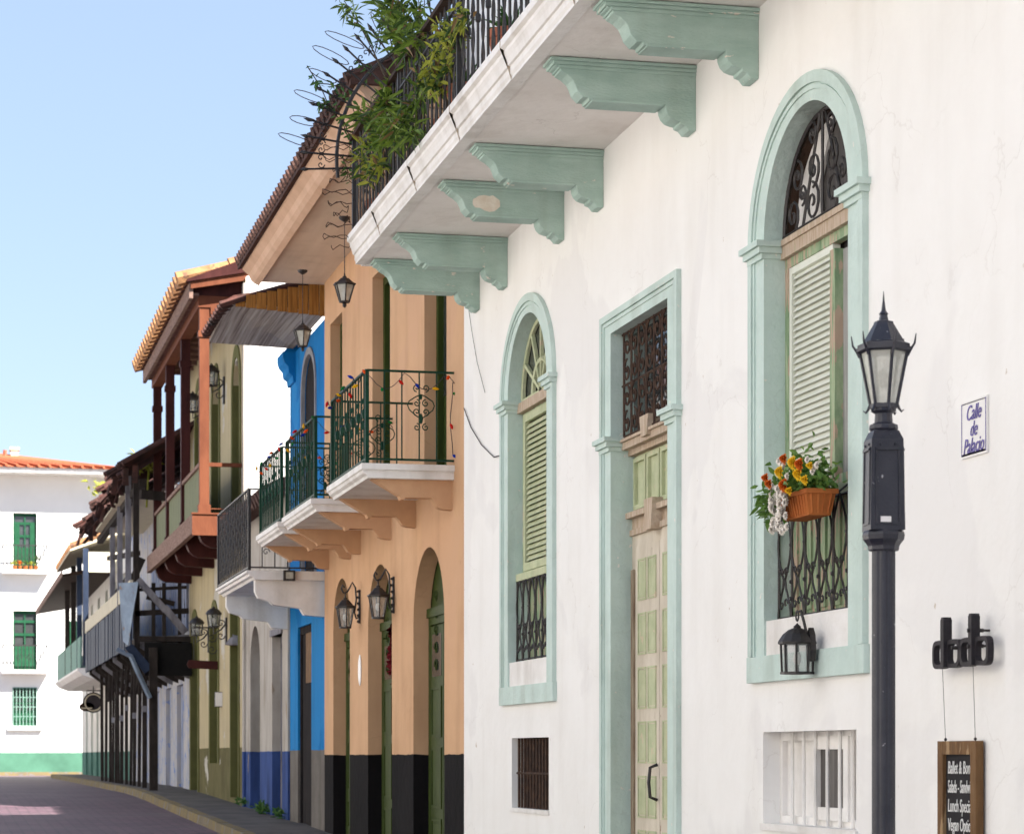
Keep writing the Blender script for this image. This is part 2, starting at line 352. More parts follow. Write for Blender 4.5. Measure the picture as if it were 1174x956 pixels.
# ---------------------------------------------------------------- shared shape helpers
def arch(yc, a, z0, zs, b, n=20):
    """outline of an arched opening, far jamb foot -> arch -> near jamb foot"""
    pts = [(yc + a, z0)]
    for i in range(n + 1):
        t = PI * i / n
        pts.append((yc + a * math.cos(t), zs + b * math.sin(t)))
    pts.append((yc - a, z0)); return pts
def rect(y0, y1, z0, z1): return [(y1, z0), (y1, z1), (y0, z1), (y0, z0)]
def facade(mb, X, y0, y1, z0, z1, holes, depth, ztop=None):
    """street wall with real openings; the reveals go back into the wall"""
    outer = [(y0, z0), (y1, z0), (y1, z1), (y0, z1)]
    loops = [[Vector((0, y, z)) for y, z in outer]] + [[Vector((0, y, z)) for y, z in h] for h in holes]
    flat = [p for l in loops for p in l]
    tris = tessellate_polygon(loops)
    mb.add([(X, p.y, p.z) for p in flat], tris)
    for h in holes:
        n = len(h)
        for i in range(n):
            (ya, za), (yb, zb) = h[i], h[(i + 1) % n]
            mb.quad((X, ya, za), (X, yb, zb), (X + depth, yb, zb), (X + depth, ya, za))
def shell(mb, X, y0, y1, z0, z1, back=7.0):
    """end walls, rear wall and top of a house"""
    Xb = X + back
    mb.quad((X, y0, z0), (X, y0, z1), (Xb, y0, z1), (Xb, y0, z0))
    mb.quad((X, y1, z0), (Xb, y1, z0), (Xb, y1, z1), (X, y1, z1))
    mb.quad((Xb, y0, z0), (Xb, y0, z1), (Xb, y1, z1), (Xb, y1, z0))
    mb.quad((X, y0, z1), (X, y1, z1), (Xb, y1, z1), (Xb, y0, z1))
def ring(mb, outer, inner, xf, xb_out, xb_in):
    """flat band between two outlines with equal counts: front face xf, outer edge back to xb_out, inner edge back to xb_in"""
    n = len(outer)
    for i in range(n - 1):
        (a, b), (c, d) = outer[i], outer[i + 1]; (e, f), (g, h) = inner[i], inner[i + 1]
        mb.quad((xf, a, b), (xf, c, d), (xf, g, h), (xf, e, f))
        mb.quad((xf, a, b), (xb_out, a, b), (xb_out, c, d), (xf, c, d))
        mb.quad((xf, e, f), (xf, g, h), (xb_in, g, h), (xb_in, e, f))
    for k in (0, -1):
        (a, b), (e, f) = outer[k], inner[k]
        mb.quad((xf, a, b), (xf, e, f), (xb_out, e, f), (xb_out, a, b))
def spiral(c, r0, turns, start, ax, ay, n=14, grow=.12):
    """scroll in the plane spanned by vectors ax, ay"""
    c = Vector(c); ax = Vector(ax); ay = Vector(ay); out = []
    for i in range(n + 1):
        t = i / n; r = r0 * (1 - t * (1 - grow)); a = start + turns * 2 * PI * t
        out.append(c + ax * r * math.cos(a) + ay * r * math.sin(a))
    return out
def louvers(mb, X, y0, y1, z0, z1, pitch=.035):
    k = int((z1 - z0) / pitch)
    for i in range(k):
        z = z0 + (i + .5) * (z1 - z0) / k
        mb.quad((X - .012, y0, z - pitch * .5), (X - .012, y1, z - pitch * .5), (X + .012, y1, z + pitch * .45), (X + .012, y0, z + pitch * .45))
def frame_rect(mb, xa, xb, y0, y1, z0, z1, w, wb=None):
    wb = wb or w
    mb.box(xa, xb, y0, y0 + w, z0, z1); mb.box(xa, xb, y1 - w, y1, z0, z1)
    mb.box(xa + .001, xb - .001, y0 + w, y1 - w, z0, z0 + wb); mb.box(xa + .001, xb - .001, y0 + w, y1 - w, z1 - w, z1)
def roof_tiles(mb, x0, z0, x1, z1, y0, y1, pitch=.24, r=.075, dx=.0, seg=1):
    """rounded tile ribs running up the slope from the eave (x0,z0) to (x1,z1)"""
    y = y0 + pitch / 2
    while y < y1:
        for s in range(seg):
            a = s / seg; b = (s + 1) / seg
            j = random.uniform(-.01, .01)
            pa = (x0 + (x1-x0)*a, y + j, z0 + (z1-z0)*a + .02); pb = (x0 + (x1-x0)*b, y + j, z0 + (z1-z0)*b)
            mb.tube([pa, pb], [r, r * .85], 7)
        y += pitch
def text_part(name, body, m, parent, origin, size, xdir, ydir, shear=0.0, ext=.002, squash=1.0, align='CENTER'):
    cu = bpy.data.curves.new(name, 'FONT'); cu.body = body; cu.size = size; cu.align_x = align; cu.align_y = 'CENTER'
    cu.extrude = ext; cu.shear = shear; cu.resolution_u = 3
    tmp = bpy.data.objects.new(name + '_tmp', cu); col.objects.link(tmp)
    dg = bpy.context.evaluated_depsgraph_get(); me = bpy.data.meshes.new_from_object(tmp.evaluated_get(dg))
    bpy.data.objects.remove(tmp); off = offset(parent)
    xd = Vector(xdir); yd = Vector(ydir); zd = xd.cross(yd)
    o3 = Vector(origin)
    for v in me.vertices:
        p = o3 + xd * v.co.x * squash + yd * v.co.y + zd * v.co.z
        v.co = (p.x - off[0], p.y - off[1], p.z - off[2])
    me.materials.clear(); me.materials.append(m)
    o = bpy.data.objects.new(name, me); col.objects.link(o); o.parent = parent; OFF[o.name] = off
    return o
M['barepatch'] = mat('bare_plaster', (.66,.58,.48,1), (.74,.69,.60,1), scale=22)
M['wornjamb'] = mat('worn_jamb_wood', (.20,.14,.10,1), (.36,.30,.22,1), scale=7, stretch=(1,3,.4))
M['stain'] = mat('rust_stain', (.36,.28,.20,1), (.5,.44,.36,1), scale=20)
# ================================================================ SETTING
ys = [-12, 0, 8, 16, 24, 32, 40] + [44 + k for k in range(0, 9)] + [60, 75, 90, 110, 150, 260]
g = MB()
for a, b in zip(ys[:-1], ys[1:]):
    g.quad((-260, a, zg(a) - .02), (260, a, zg(a) - .02), (260, b, zg(b) - .02), (-260, b, zg(b) - .02))
g.quad((-260, -60, zg(-12) - .02), (260, -60, zg(-12) - .02), (260, -12, zg(-12) - .02), (-260, -12, zg(-12) - .02))
struct(g, 'ground', M['soil'])
g = MB(); KX = 3.55
for a, b in zip(ys[:-1], ys[1:]):
    if b > 90.5: break
    x0 = -4.0
    g.quad((x0, a, zg(a)), (KX + .1, a, zg(a)), (KX + .1, b, zg(b)), (x0, b, zg(b)))
g.quad((-40, 90, .864), (40, 90, .864), (40, 93.4, .864), (-40, 93.4, .864))
struct(g, 'road', M['road'])
g = MB(); kb = MB()
for a, b in zip(ys[:-1], ys[1:]):
    if b > 86: b = 84.0
    if a >= 84: break
    g.quad((KX + .16, a, zg(a) + .12), (W + .4, a, zg(a) + .12), (W + .4, b, zg(b) + .12), (KX + .16, b, zg(b) + .12))
    # kerb stones with joints
    y = a
    while y < b - .01:
        e = min(y + 1.0, b); dz = random.uniform(-.006, .006)
        kb.add([(KX + random.uniform(-.01,.01), y + .01, zg(y) - .02), (KX + .17, y + .01, zg(y) - .02), (KX + .17, y + .01, zg(y) + .125 + dz), (KX + .02, y + .01, zg(y) + .125 + dz),
                (KX, e - .01, zg(e) - .02), (KX + .17, e - .01, zg(e) - .02), (KX + .17, e - .01, zg(e) + .125 + dz), (KX + .02, e - .01, zg(e) + .125 + dz)],
               [(0,1,2,3), (7,6,5,4), (0,3,7,4), (3,2,6,7), (0,4,5,1)])
        y = e
struct(g, 'pavement', M['pave']); struct(kb, 'kerb', M['kerb'])
g = MB(); g.box(-30, 9, 93.3, 93.6, .8, 1.0); struct(g, 'far_kerb', M['kerb'])
g = MB(); g.quad((-40, 93.6, .985), (40, 93.6, .985), (40, 96, .985), (-40, 96, .985)); struct(g, 'far_pavement', M['pave'])
g = MB(); g.quad((-5.2, -12, zg(-12)+.1), (-4.0, -12, zg(-12)+.1), (-4.0, 88, .95), (-5.2, 88, .95)); struct(g, 'opposite_pavement', M['pave'])

# ================================================================ WHITE HOUSE
wh = thing('colonial_house', 'large white foreground house with mint green surrounds and a long balcony', 'house', (W, 12, 0))
YE = fy(532)                                # far end of the white wall, 21.96
SP, RA, RB = 4.53, .91, .755                 # springing height, outer arch radii
IA, IB = .675, .615
WIN = [12.84, 19.42]; DOORY = (15.45, 16.85)
def inner_arch(yc, g_=0): return arch(yc, IA + g_, 2.37 - g_, SP, IB + g_, 28)
holes = [inner_arch(y, .004) for y in WIN]
holes.append(rect(DOORY[0] - .004, DOORY[1] + .004, .25, 4.565))
BW = [(12.09, 13.58, 1.21, 1.735), (18.74, 20.02, 1.17, 1.745)]
for b in BW: holes.append(rect(*b))
UP = [(3.2, 4.5), (7.2, 8.5), (11.2, 12.5), (14.6, 15.9), (18.0, 19.3)]
for a, b in UP: holes.append(rect(a, b, 6.2, 9.1))
mb = MB()
facade(mb, W, -4, YE, -.3, 11.2, holes, .16); shell(mb, W, -4, YE, -.3, 11.2, 8)
wall = mb.build('wall', M['white'], wh)
mb = MB(); mb.box(W - .035, W + .3, -4, fy(1161), -.2, 11.1); mb.build('corner_pilaster', M['white'], wh)
mb = MB(); mb.prism([(W - .55, 11.0), (W - .55, 11.12), (W - .1, 11.3), (W + 8, 12.2), (W + 8, 11.2), (W - .05, 10.9)], 'y', -4.3, YE + .1); mb.build('roof', M['tile_b'], wh)
# roof over; cornice under it
def arched_surround(yc):
    mb = MB()
    o = arch(yc, RA, 2.17, SP, RB, 28); i = arch(yc, IA, 2.17, SP, IB, 28)
    ring(mb, o, i, W - .018, W + .02, W + .15)
    o2 = arch(yc, RA + .012, 2.17, SP, RB + .012, 28); i2 = arch(yc, RA - .05, 2.17, SP, RB - .05, 28)
    ring(mb, o2, i2, W - .034, W + .01, W - .014)
    i3 = arch(yc, RA - .062, 2.17, SP, RB - .062, 28); i4 = arch(yc, RA - .085, 2.17, SP, RB - .085, 28)
    ring(mb, i3, i4, W - .027, W - .012, W - .012)
    mb.box(W - .034, W + .004, yc - .94, yc + .94, 2.02, 2.168)        # lower band
    s = mb.build('surround', M['mint'], wh)
    for sg in (-1, 1):
        c = MB(); a = yc + sg * IA; b = yc + sg * RA
        y0, y1 = min(a, b), max(a, b)
        for k, (zz0, zz1, pr) in enumerate([(SP - .095, SP - .065, .015), (SP - .065, SP - .03, .035), (SP - .03, SP + .003, .055)]):
            c.box(W - .022 - pr, W + .147, y0 - pr * .9, y1 + pr * .9, zz0, zz1)
        c.build('capital', M['mint'], s)
    p = MB(); p.box(W - .004, W + .16, yc - IA, yc + IA, 2.168, 2.368); p.build('sill_panel', M['white_trim'], s)
    return s
for y in WIN: arched_surround(y)
def scroll_grille_lower(mb, X, y0, y1, z0, z1):
    n = 6; wd = (y1 - y0) / n; r = .008
    mb.tube([(X, y0, z0 + .01), (X, y1, z0 + .01)], r, 4); mb.tube([(X, y0, z1 - .01), (X, y1, z1 - .01)], r, 4)
    for i in range(n + 1):
        y = y0 + i * wd; h = z1 - z0
        mb.tube([(X, y, z0), (X, y, z1)], r, 4)
        if i < n:
            yc = y + wd / 2
            for s in (-1, 1):
                pts = []
                for k in range(15):
                    t = k / 14
                    off = math.sin(t * PI * 2.0) * wd * .45 * (1 if t < .5 else 1)
                    pts.append((X - .006, yc + s * (wd * .48 * abs(math.cos(t * PI * 1.5))), z0 + h * t))
                mb.tube(pts, r * .85, 4)
                mb.tube(spiral((X - .01, yc + s * .035, z0 + h * .42), .034, .85, PI * (0 if s > 0 else 1), (0, 1, 0), (0, 0, s * 1.0), 9), r * .8, 4)
                mb.tube(spiral((X - .01, yc + s * .035, z0 + h * .14), .034, .85, PI * (0 if s > 0 else 1), (0, 1, 0), (0, 0, -1), 9), r * .8, 4)
            for q in (.33, .66, .18): mb.ball((X - .006, y, z0 + h * q), .014, 5, 3)
def clip_scroll(mb, X, yc, a, z0, b):
    """ironwork filling a half-ellipse: uprights with C scrolls"""
    rim = [(X, yc + a * .985 * math.cos(PI * i / 20), z0 + b * .985 * math.sin(PI * i / 20)) for i in range(21)]
    mb.tube(rim, .012, 4); mb.tube([(X, yc - a, z0 + .01), (X, yc + a, z0 + .01)], .012, 4)
    for q in (-.5, 0, .5):
        mb.tube([(X, yc + q * a, z0), (X, yc + q * .12 * a, z0 + b * .97)], .009, 4)
    for q, zz, rr, s in [(-.76,.16,.10,1),(-.28,.17,.11,-1),(.22,.17,.11,1),(.72,.16,.10,-1),(-.64,.48,.09,-1),(-.25,.47,.10,1),(.2,.47,.10,-1),(.6,.48,.09,1),(-.22,.78,.065,-1),(.22,.78,.065,1),(-.5,.3,.06,1),(.47,.3,.06,-1)]:
        mb.tube(spiral((X - .008, yc + q * a, z0 + zz * b * 1.05), rr * 1.05, 1.45, PI / 2 * s, (0, s, 0), (0, 0, 1), 16), .0085, 4)
# ---- near window
yc = WIN[0]; XR = W + .11
w1 = thing_w1 = MB()
mb = MB(); frame_rect(mb, XR, XR + .05, yc - IA, yc + IA, 3.06, SP - .10, .055)
mb.box(XR - .012, XR + .05, yc - .17, yc - .09, 3.10, SP - .195)
win = mb.build('window', M['oldgreen'], wh)
mb = MB(); mb.box(XR - .03, XR + .05, yc - IA, yc + IA, SP - .10, SP - .015); mb.box(XR - .042, XR, yc - IA, yc + IA, SP - .03, SP + .004)
mb.build('transom', M['bare'], win)
mb = MB(); mb.box(XR - .02, XR + .04, yc - IA, yc + IA, 3.0, 3.062); mb.build('bottom_rail', M['palegreen'], win)
mb = MB(); mb.box(XR + .04, XR + .05, yc - .09, yc + IA - .05, 3.1, 4.372); louvers(mb, XR + .022, yc - .05, yc + IA - .10, 3.12, 4.335, .036)
frame_rect(mb, XR + .006, XR + .04, yc - .088, yc + IA - .056, 3.102, 4.374, .04)
mb.build('shutter', M['shutter_w'], win)
mb = MB(); mb.box(XR + .035, XR + .045, yc - IA + .05, yc - .17, 3.1, 4.33); mb.build('pane', M['curtain'], win)
mb = MB(); n = 20
for i in range(n):
    a0, a1 = PI * i / n, PI * (i + 1) / n
    P = lambda a, k, x: (x, yc + IA * k * math.cos(a), SP + IB * k * math.sin(a))
    mb.quad(P(a0, 1, XR), P(a1, 1, XR), P(a1, .94, XR), P(a0, .94, XR)); mb.quad(P(a0, .94, XR), P(a1, .94, XR), P(a1, .94, XR + .05), P(a0, .94, XR + .05))
mb.build('arch_frame', M['brownwood'], win)
mb = MB(); clip_scroll(mb, XR - .02, yc, IA * .95, SP + .01, IB * .96); mb.build('arch_grille', M['iron'], win)
mb = MB(); mb.box(XR + .075, XR + .09, yc - IA, yc + IA, 4.3, 5.3); mb.build('dark_backing', M['dusk'], win)
mb = MB(); mb.prism([(yc + .62, SP), (yc - .45, SP), (yc - .30, SP + .04), (yc + .22, SP + .06), (yc + .25, SP + .24), (yc + .10, SP + .48), (yc - .02, SP + .60), (yc + .25, SP + .58), (yc + .6, SP + .3)], 'x', XR + .05, XR + .07)
mb.build('net_curtain', M['white_trim'], win)
mb = MB(); mb.box(XR + .05, XR + .07, yc - IA, yc + IA, 2.37, 3.02)
for k in range(6): mb.box(XR + .035, XR + .05, yc - IA + .1 + k * .23, yc - IA + .28 + k * .23, 2.42, 2.98)
mb.build('lower_boards', M['oldgreen'], win)
mb = MB(); scroll_grille_lower(mb, XR - .04, yc - IA + .01, yc + IA - .01, 2.37, 3.0); mb.build('lower_grille', M['iron'], win)
# ---- far window
yc = WIN[1]
mb = MB(); frame_rect(mb, XR, XR + .05, yc - IA, yc + IA, 3.1, SP - .1, .07); mb.box(XR - .012, XR + .05, yc - IA + .06, yc - IA + .30, 3.1, SP - .1)
win = mb.build('window', M['oldgreen'], wh)
mb = MB(); mb.box(XR - .05, XR + .05, yc - IA, yc + IA, SP - .1, SP - .02); mb.build('transom', M['bare'], win)
mb = MB(); mb.box(XR - .06, XR + .04, yc - IA, yc + IA, 3.04, 3.10); mb.build('bottom_rail', M['palegreen'], win)
mb = MB(); louvers(mb, XR - .0, yc - IA + .36, yc + IA - .17, 3.2, SP - .2, .045); frame_rect(mb, XR - .018, XR + .02, yc - IA + .30, yc + IA - .09, 3.12, SP - .12, .065)
mb.build('shutter', M['palegreen'], win)
mb = MB()
for i in range(7):
    a = PI * i / 6; mb.beam((XR, yc, SP), (XR, yc + IA * .97 * math.cos(a), SP + IB * .97 * math.sin(a)), .03)
for rr in (.96, .42):
    mb.tube([(XR, yc + IA * rr * math.cos(PI * i / 20), SP + IB * rr * math.sin(PI * i / 20)) for i in range(21)], .022, 5)
mb.build('fanlight', M['palegreen'], win)
mb = MB(); mb.box(XR + .02, XR + .03, yc - IA, yc + IA, SP - .02, SP + .62); mb.build('fan_pane', M['glass'], win)
mb = MB(); mb.box(XR + .06, XR + .08, yc - IA, yc + IA, 2.36, SP); mb.build('lower_boards', M['oldgreen'], win)
mb = MB(); scroll_grille_lower(mb, XR - .05, yc - IA + .01, yc + IA - .01, 2.38, 3.04); mb.build('lower_grille', M['iron'], win)
# ---- doorway
y0, y1 = DOORY
o = [(y1 + .24, .15), (y1 + .24, 4.69), (y0 - .24, 4.69), (y0 - .24, .15)]
i = [(y1, .15), (y1, 4.56), (y0, 4.56), (y0, .15)]
mb = MB(); ring(mb, o, i, W - .018, W + .01, W + .158)
def inset(d): return [(y1 + .24 - d, .15), (y1 + .24 - d, 4.69 - d * .8), (y0 - .24 + d, 4.69 - d * .8), (y0 - .24 + d, .15)]
ring(mb, inset(-.012), inset(.045), W - .034, W + .01, W - .014); ring(mb, inset(.06), inset(.085), W - .027, W - .012, W - .012)
s = mb.build('door_surround', M['mint'], wh)
for (a, b) in ((y1, y1 + .24), (y0 - .24, y0)):
    c = MB()
    for zz0, zz1, pr in [(3.735, 3.765, .015), (3.765, 3.80, .035), (3.80, 3.833, .055)]:
        c.box(W - .022 - pr, W + .147, a - pr * .9, b + pr * .9, zz0, zz1)
    c.build('capital', M['mint'], s)
XD = W + .14
mb = MB(); frame_rect(mb, XD, XD + .06, y0, y1, .3, 3.16, .10); mb.box(XD + .06, XD + .075, y0, y1, .25, 3.2)
mb.box(XD + .02, XD + .05, y0 + .1, y1 - .1, .3, 3.06)
door = mb.build('door', M['cream_wood'], wh)
for k, (a, b) in enumerate(((y0 + .10, y0 + .695), (y0 + .705, y1 - .10))):
    mb = MB(); pn = MB()
    mb.box(XD - .005, XD + .021, a, b, .32, 3.06)
    leafd = mb.build('door_leaf', M['cream_wood'], door)
    for r_ in range(7):
        for c_ in range(2):
            ya = a + .07 + c_ * .245; za = .42 + r_ * .376
            frame_rect(pn, XD - .012, XD - .005, ya, ya + .2, za, za + .29, .014)
            pn.box(XD - .009, XD - .004, ya + .02, ya + .18, za + .02, za + .27)
    pn.build('door_panels', M['palegreen'], leafd)
mb = MB(); mb.box(XD - .02, XD + .02, y1 - .10, y1 - .03, .3, 2.9); mb.build('worn_jamb', M['wornjamb'], door)
mb = MB(); mb.tube([(XD - .01, y0 + .74, 1.30), (XD - .06, y0 + .74, 1.32), (XD - .07, y0 + .74, 1.42), (XD - .06, y0 + .74, 1.52), (XD - .01, y0 + .74, 1.54)], .012, 6)
mb.build('door_handle', M['iron'], door)
mb = MB()
for zz0, zz1, pr in [(3.14, 3.18, .02), (3.18, 3.26, .0), (3.26, 3.30, .05), (3.70, 3.74, .03), (3.74, 3.79, .08), (3.79, 3.81, .10)]:
    mb.box(XD - pr, XD + .06, y0, y1, zz0, zz1)
mb.prism([(y0 + .66, 3.13), (y0 + .80, 3.13), (y0 + .83, 3.34), (y0 + .62, 3.34)], 'x', XD - .08, XD)
mb.prism([(y0 + .66, 3.76), (y0 + .80, 3.76), (y0 + .83, 3.90), (y0 + .62, 3.90)], 'x', XD - .11, XD)
mb.build('door_cornice', M['bare'], door)
mb = MB(); mb.box(XD + .02, XD + .05, y0, y1, 3.3, 3.7)
for k in range(4):
    a = y0 + .05 + k * .335; frame_rect(mb, XD - .005, XD + .02, a, a + .30, 3.32, 3.68, .03)
mb.build('transom_panels', M['palegreen'], door)
mb = MB()
Xg = W + .07
for k in range(8):
    y = y0 + .04 + k * (y1 - y0 - .08) / 7
    mb.tube([(Xg, y, 3.82), (Xg, y, 4.56)], .009, 4)
for k in range(7):
    ycc = y0 + .04 + (k + .5) * (y1 - y0 - .08) / 7; s_ = 1 if k % 2 else -1
    for zz, ss in ((3.92, 1), (4.10, -1), (4.28, 1), (4.46, -1)):
        mb.tube(spiral((Xg - .005, ycc, zz), .085, 1.3, PI / 2 * ss, (0, s_, 0), (0, 0, ss), 14), .0085, 4)
for z in (3.83, 4.19, 4.55): mb.tube([(Xg, y0, z), (Xg, y1, z)], .010, 4)
mb.build('door_grille', M['rusty'], door)
mb = MB(); mb.box(W + .15, W + .16, y0, y1, 3.8, 4.57); mb.build('overdoor_pane', M['glass'], door)
# ---- basement windows
a, b, z0, z1 = BW[0]
mb = MB(); frame_rect(mb, W + .10, W + .15, a, b, z0, z1, .05); mb.box(W + .13, W + .145, a, b, z0, z1)
CA, CB = fy(975, W + .1), fy(935, W + .1)
frame_rect(mb, W + .085, W + .12, CA, CB, z0 + .04, z1 - .03, .07)
win = mb.build('basement_window', M['white_trim'], wh)
mb = MB(); mb.box(W + .105, W + .118, CA + .05, CB - .05, z0 + .1, z1 - .1); mb.build('pane', M['dusk'], win)
mb = MB()
for y in [a + .07 + .19 * k for k in range(7)]: mb.tube([(W + .078, y, z0), (W + .078, y, z1)], .011, 6)
mb.build('window_bars', M['white_trim'], win)
mb = MB(); mb.box(W - .015, W + .15, a - .02, b + .02, z0 - .035, z0 + .005); mb.build('sill', M['white_trim'], win)
a, b, z0, z1 = BW[1]
mb = MB(); mb.box(W + .13, W + .15, a, b, z0, z1); frame_rect(mb, W + .1, W + .13, a, b, z0, z1, .05); win = mb.build('basement_window', M['dark'], wh)
mb = MB()
for y in [a + .05 + .105 * k for k in range(12)]: mb.tube([(W + .045, y, z0), (W + .045, y, z1)], .012, 5)
mb.tube([(W + .045, a, (z0 + z1) / 2), (W + .045, b, (z0 + z1) / 2)], .01, 4); mb.build('window_bars', M['rusty'], win)
mb = MB(); mb.box(W - .012, W + .15, a - .02, b + .02, z0 - .03, z0 + .004); mb.build('sill', M['white_trim'], win)
# ---- balcony
SX = 3.50; SY = 21.56
mb = MB(); mb.box(SX + .12, W + .1, -4, SY - .0, 5.91, 6.12)
bal = mb.build('balcony', M['soffit'], wh)
mb = MB()
prof = [(SX + .14, 5.905), (SX + .045, 5.905), (SX + .045, 5.925), (SX + .035, 5.945), (SX + .035, 5.985), (SX + .02, 5.99), (SX + .01, 6.03), (SX - .005, 6.06), (SX - .005, 6.085), (SX - .03, 6.10), (SX - .03, 6.15), (SX + .14, 6.15)]
y = -4.0; JO = []
while y < SY - .01:
    e = min(y + 1.62, SY); j = random.uniform(-.003, .003)
    mb.prism([(x + j, z) for x, z in prof], 'y', y + .0012, e - .0012); y = e; JO.append(e)
mb.box(SX + .1, W, SY - .012, SY + .03, 5.9, 6.13)
fa = mb.build('fascia', M['white_trim'], bal)
for e in JO[:-1]:
    mb = MB(); mb.prism([(x - .0015, z - (.001 if z < 6 else 0)) for x, z in prof[1:-1]], 'y', e - .005, e + .005); mb.build('rusty_joint', M['stain'], fa)
def bracket_prof(z, L, big=1.0):
    """classical bracket: stepped tip moulding, long body, drop at the wall.  x runs out from the wall"""
    X = W - L
    return [(W, z), (X - .0, z), (X, z - .025), (X + .02, z - .03), (X + .025, z - .05), (X + .055, z - .06), (X + .06, z - .08), (X + .10, z - .10),
            (X + .135, z - .13), (X + .15, z - .16), (X + .165, z - .20), (X + .20, z - .235), (X + .235, z - .235), (X + .24, z - .255),
            (W - .20, z - .255), (W - .197, z - .28), (W - .185, z - .31), (W - .16, z - .335), (W - .125, z - .347), (W - .10, z - .35), (W - .10, z - .365), (W - .07, z - .375), (W - .045, z - .405), (W, z - .405)]
proto = None
for ub in (870, 798, 692, 647, 582, 550):
    yb = fy(ub); zt = 5.905
    mb = MB(); mb.prism(bracket_prof(zt, .93), 'y', yb, yb + .17)
    mb.box(W - .94, W, yb - .024, yb + .194, zt - .022, zt - .001); mb.box(W - .92, W, yb - .015, yb + .185, zt - .045, zt - .022); mb.box(W - .885, W, yb - .008, yb + .178, zt - .068, zt - .045)
    mb.box(W - .675, W - .21, yb - .010, yb + .18, zt - .262, zt - .243)
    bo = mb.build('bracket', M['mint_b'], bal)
    if ub == 647:
        pm = MB(); random.seed(3); pm.prism([(W - .60 + .115 * math.cos(q * PI / 9) * random.uniform(.8, 1.1), zt - .155 + .062 * math.sin(q * PI / 9) * random.uniform(.75, 1.15)) for q in range(18)], 'y', yb - .003, yb + .01); pm.build('bare_patch', M['barepatch'], bo)
    bv = bo.modifiers.new('edge', 'BEVEL'); bv.width = .005; bv.segments = 2; bv.limit_method = 'ANGLE'; bv.angle_limit = R(50)
for yb in (11.5, 10.3, 8.2, 7.0):
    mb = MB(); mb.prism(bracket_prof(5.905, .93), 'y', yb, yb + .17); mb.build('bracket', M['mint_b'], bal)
# railing: dense wrought bars, every other one wavy
mb = MB(); RX = SX + .03; rt = 6.98
def rail_run(mb, p, q, n):
    p = Vector(p); q = Vector(q); d = (q - p); dn = d.normalized()
    for k in range(n + 1):
        b = p + d * k / n
        if k % 2 == 0:
            mb.tube([b + Vector((0, 0, .02)), b + Vector((0, 0, rt - 6.15))], .010, 4)
            mb.ball(b + Vector((0, 0, .42)), .024, 5, 3, 1.8)
        else:
            mb.tube([b + dn * .035 * math.sin(t * .9) + Vector((0, 0, .02 + t * (rt - 6.15 - .03) / 14)) for t in range(15)], .0075, 4)
            mb.tube([b - dn * .035 * math.sin(t * .9) + Vector((0, 0, .02 + t * (rt - 6.15 - .03) / 14)) for t in range(15)], .0075, 4)
rail_run(mb, (RX, 9.0, 6.15), (RX, SY - .04, 6.15), 78); rail_run(mb, (RX, SY - .04, 6.15), (W, SY - .04, 6.15), 10)
for k in range(44): mb.tube([(RX, -3.9 + k * .3, 6.16), (RX, -3.9 + k * .3, rt)], .01, 4)
for z in (6.19, 6.85): mb.beam((RX, -4, z), (RX, SY - .03, z), .024, .014); mb.beam((RX, SY - .04, z), (W, SY - .04, z), .024, .014)
for y in (9.5, 12, 14.5, 17, 19.3, SY - .04): mb.beam((RX, y, 6.12), (RX, y, rt), .04, .04)
rail = mb.build('railing', M['iron'], bal)
mb = MB(); mb.box(RX - .04, RX + .04, -4, SY, rt, rt + .035); mb.box(RX + .04, W, SY - .08, SY, rt, rt + .035); mb.build('handrail', M['brownwood'], rail)
# spiked fan guard closing the far end of the balcony
mb = MB(); YF = SY - .0; fc = (4.56, 6.82)
def fp(r, a): return (fc[0] + r * math.cos(a), YF, fc[1] + r * math.sin(a))
for k in range(17):
    a = R(184 - k * 5.7); rr = 1.44
    mb.tube([fp(.80 if k > 5 else 1.0, a), fp(rr, a)], .009, 4); tip = Vector(fp(rr, a)); dd = Vector((math.cos(a), 0, math.sin(a)))
    mb.tube([tip - dd * .01, tip + dd * .025, tip + dd * .075], [.009, .019, .001], 5)
    a2 = R(184 - k * 5.7 - 2.85); c = Vector(fp(rr - .12, a2)); tx = Vector((-math.sin(a2), 0, math.cos(a2))); rx = Vector((math.cos(a2), 0, math.sin(a2)))
    for s_ in (-1, 1): mb.tube(spiral(c + tx * s_ * .030, .034, 1.1, -PI / 2, tx * s_, rx, 9), .005, 4)
mb.tube([fp(1.18, R(188 - k * 5.2)) for k in range(20)], .017, 5)
mb.tube([(3.56, YF, 6.15), (3.56, YF, 7.05)], .014, 5)
mb.build('spike_guard', M['iron'], rail)
# coiled wire below the guard
mb = MB(); pts = []
for k in range(150):
    a = k * .40; z = 6.98 - k * .0062
    rr = .11 + .05 * math.sin(k * .11)
    pts.append((3.47 + rr * math.cos(a) - .05, YF + .05 + rr * math.sin(a), z + .02 * math.sin(k * 1.7)))
mb.tube(pts, .0045, 3); mb.build('coiled_wire', M['rusty'], rail)
for k in range(10):
    mb = MB()
    an = R(176 - k * 8.5); c = Vector(fp(1.36, an)); L_ = random.uniform(.12, .20)
    d = Vector((math.cos(an + random.uniform(-.5, .5)), 0, math.sin(an + random.uniform(-.3, .5)))); sd = Vector((-d.z, 0, d.x))
    mb.tube([c + d * L_ * (1 - math.cos(t * PI / 6)) + sd * .035 * math.sin(t * PI / 6) for t in range(13)], .0045, 3)
    mb.build('wire_loop', M['rusty'], rail)
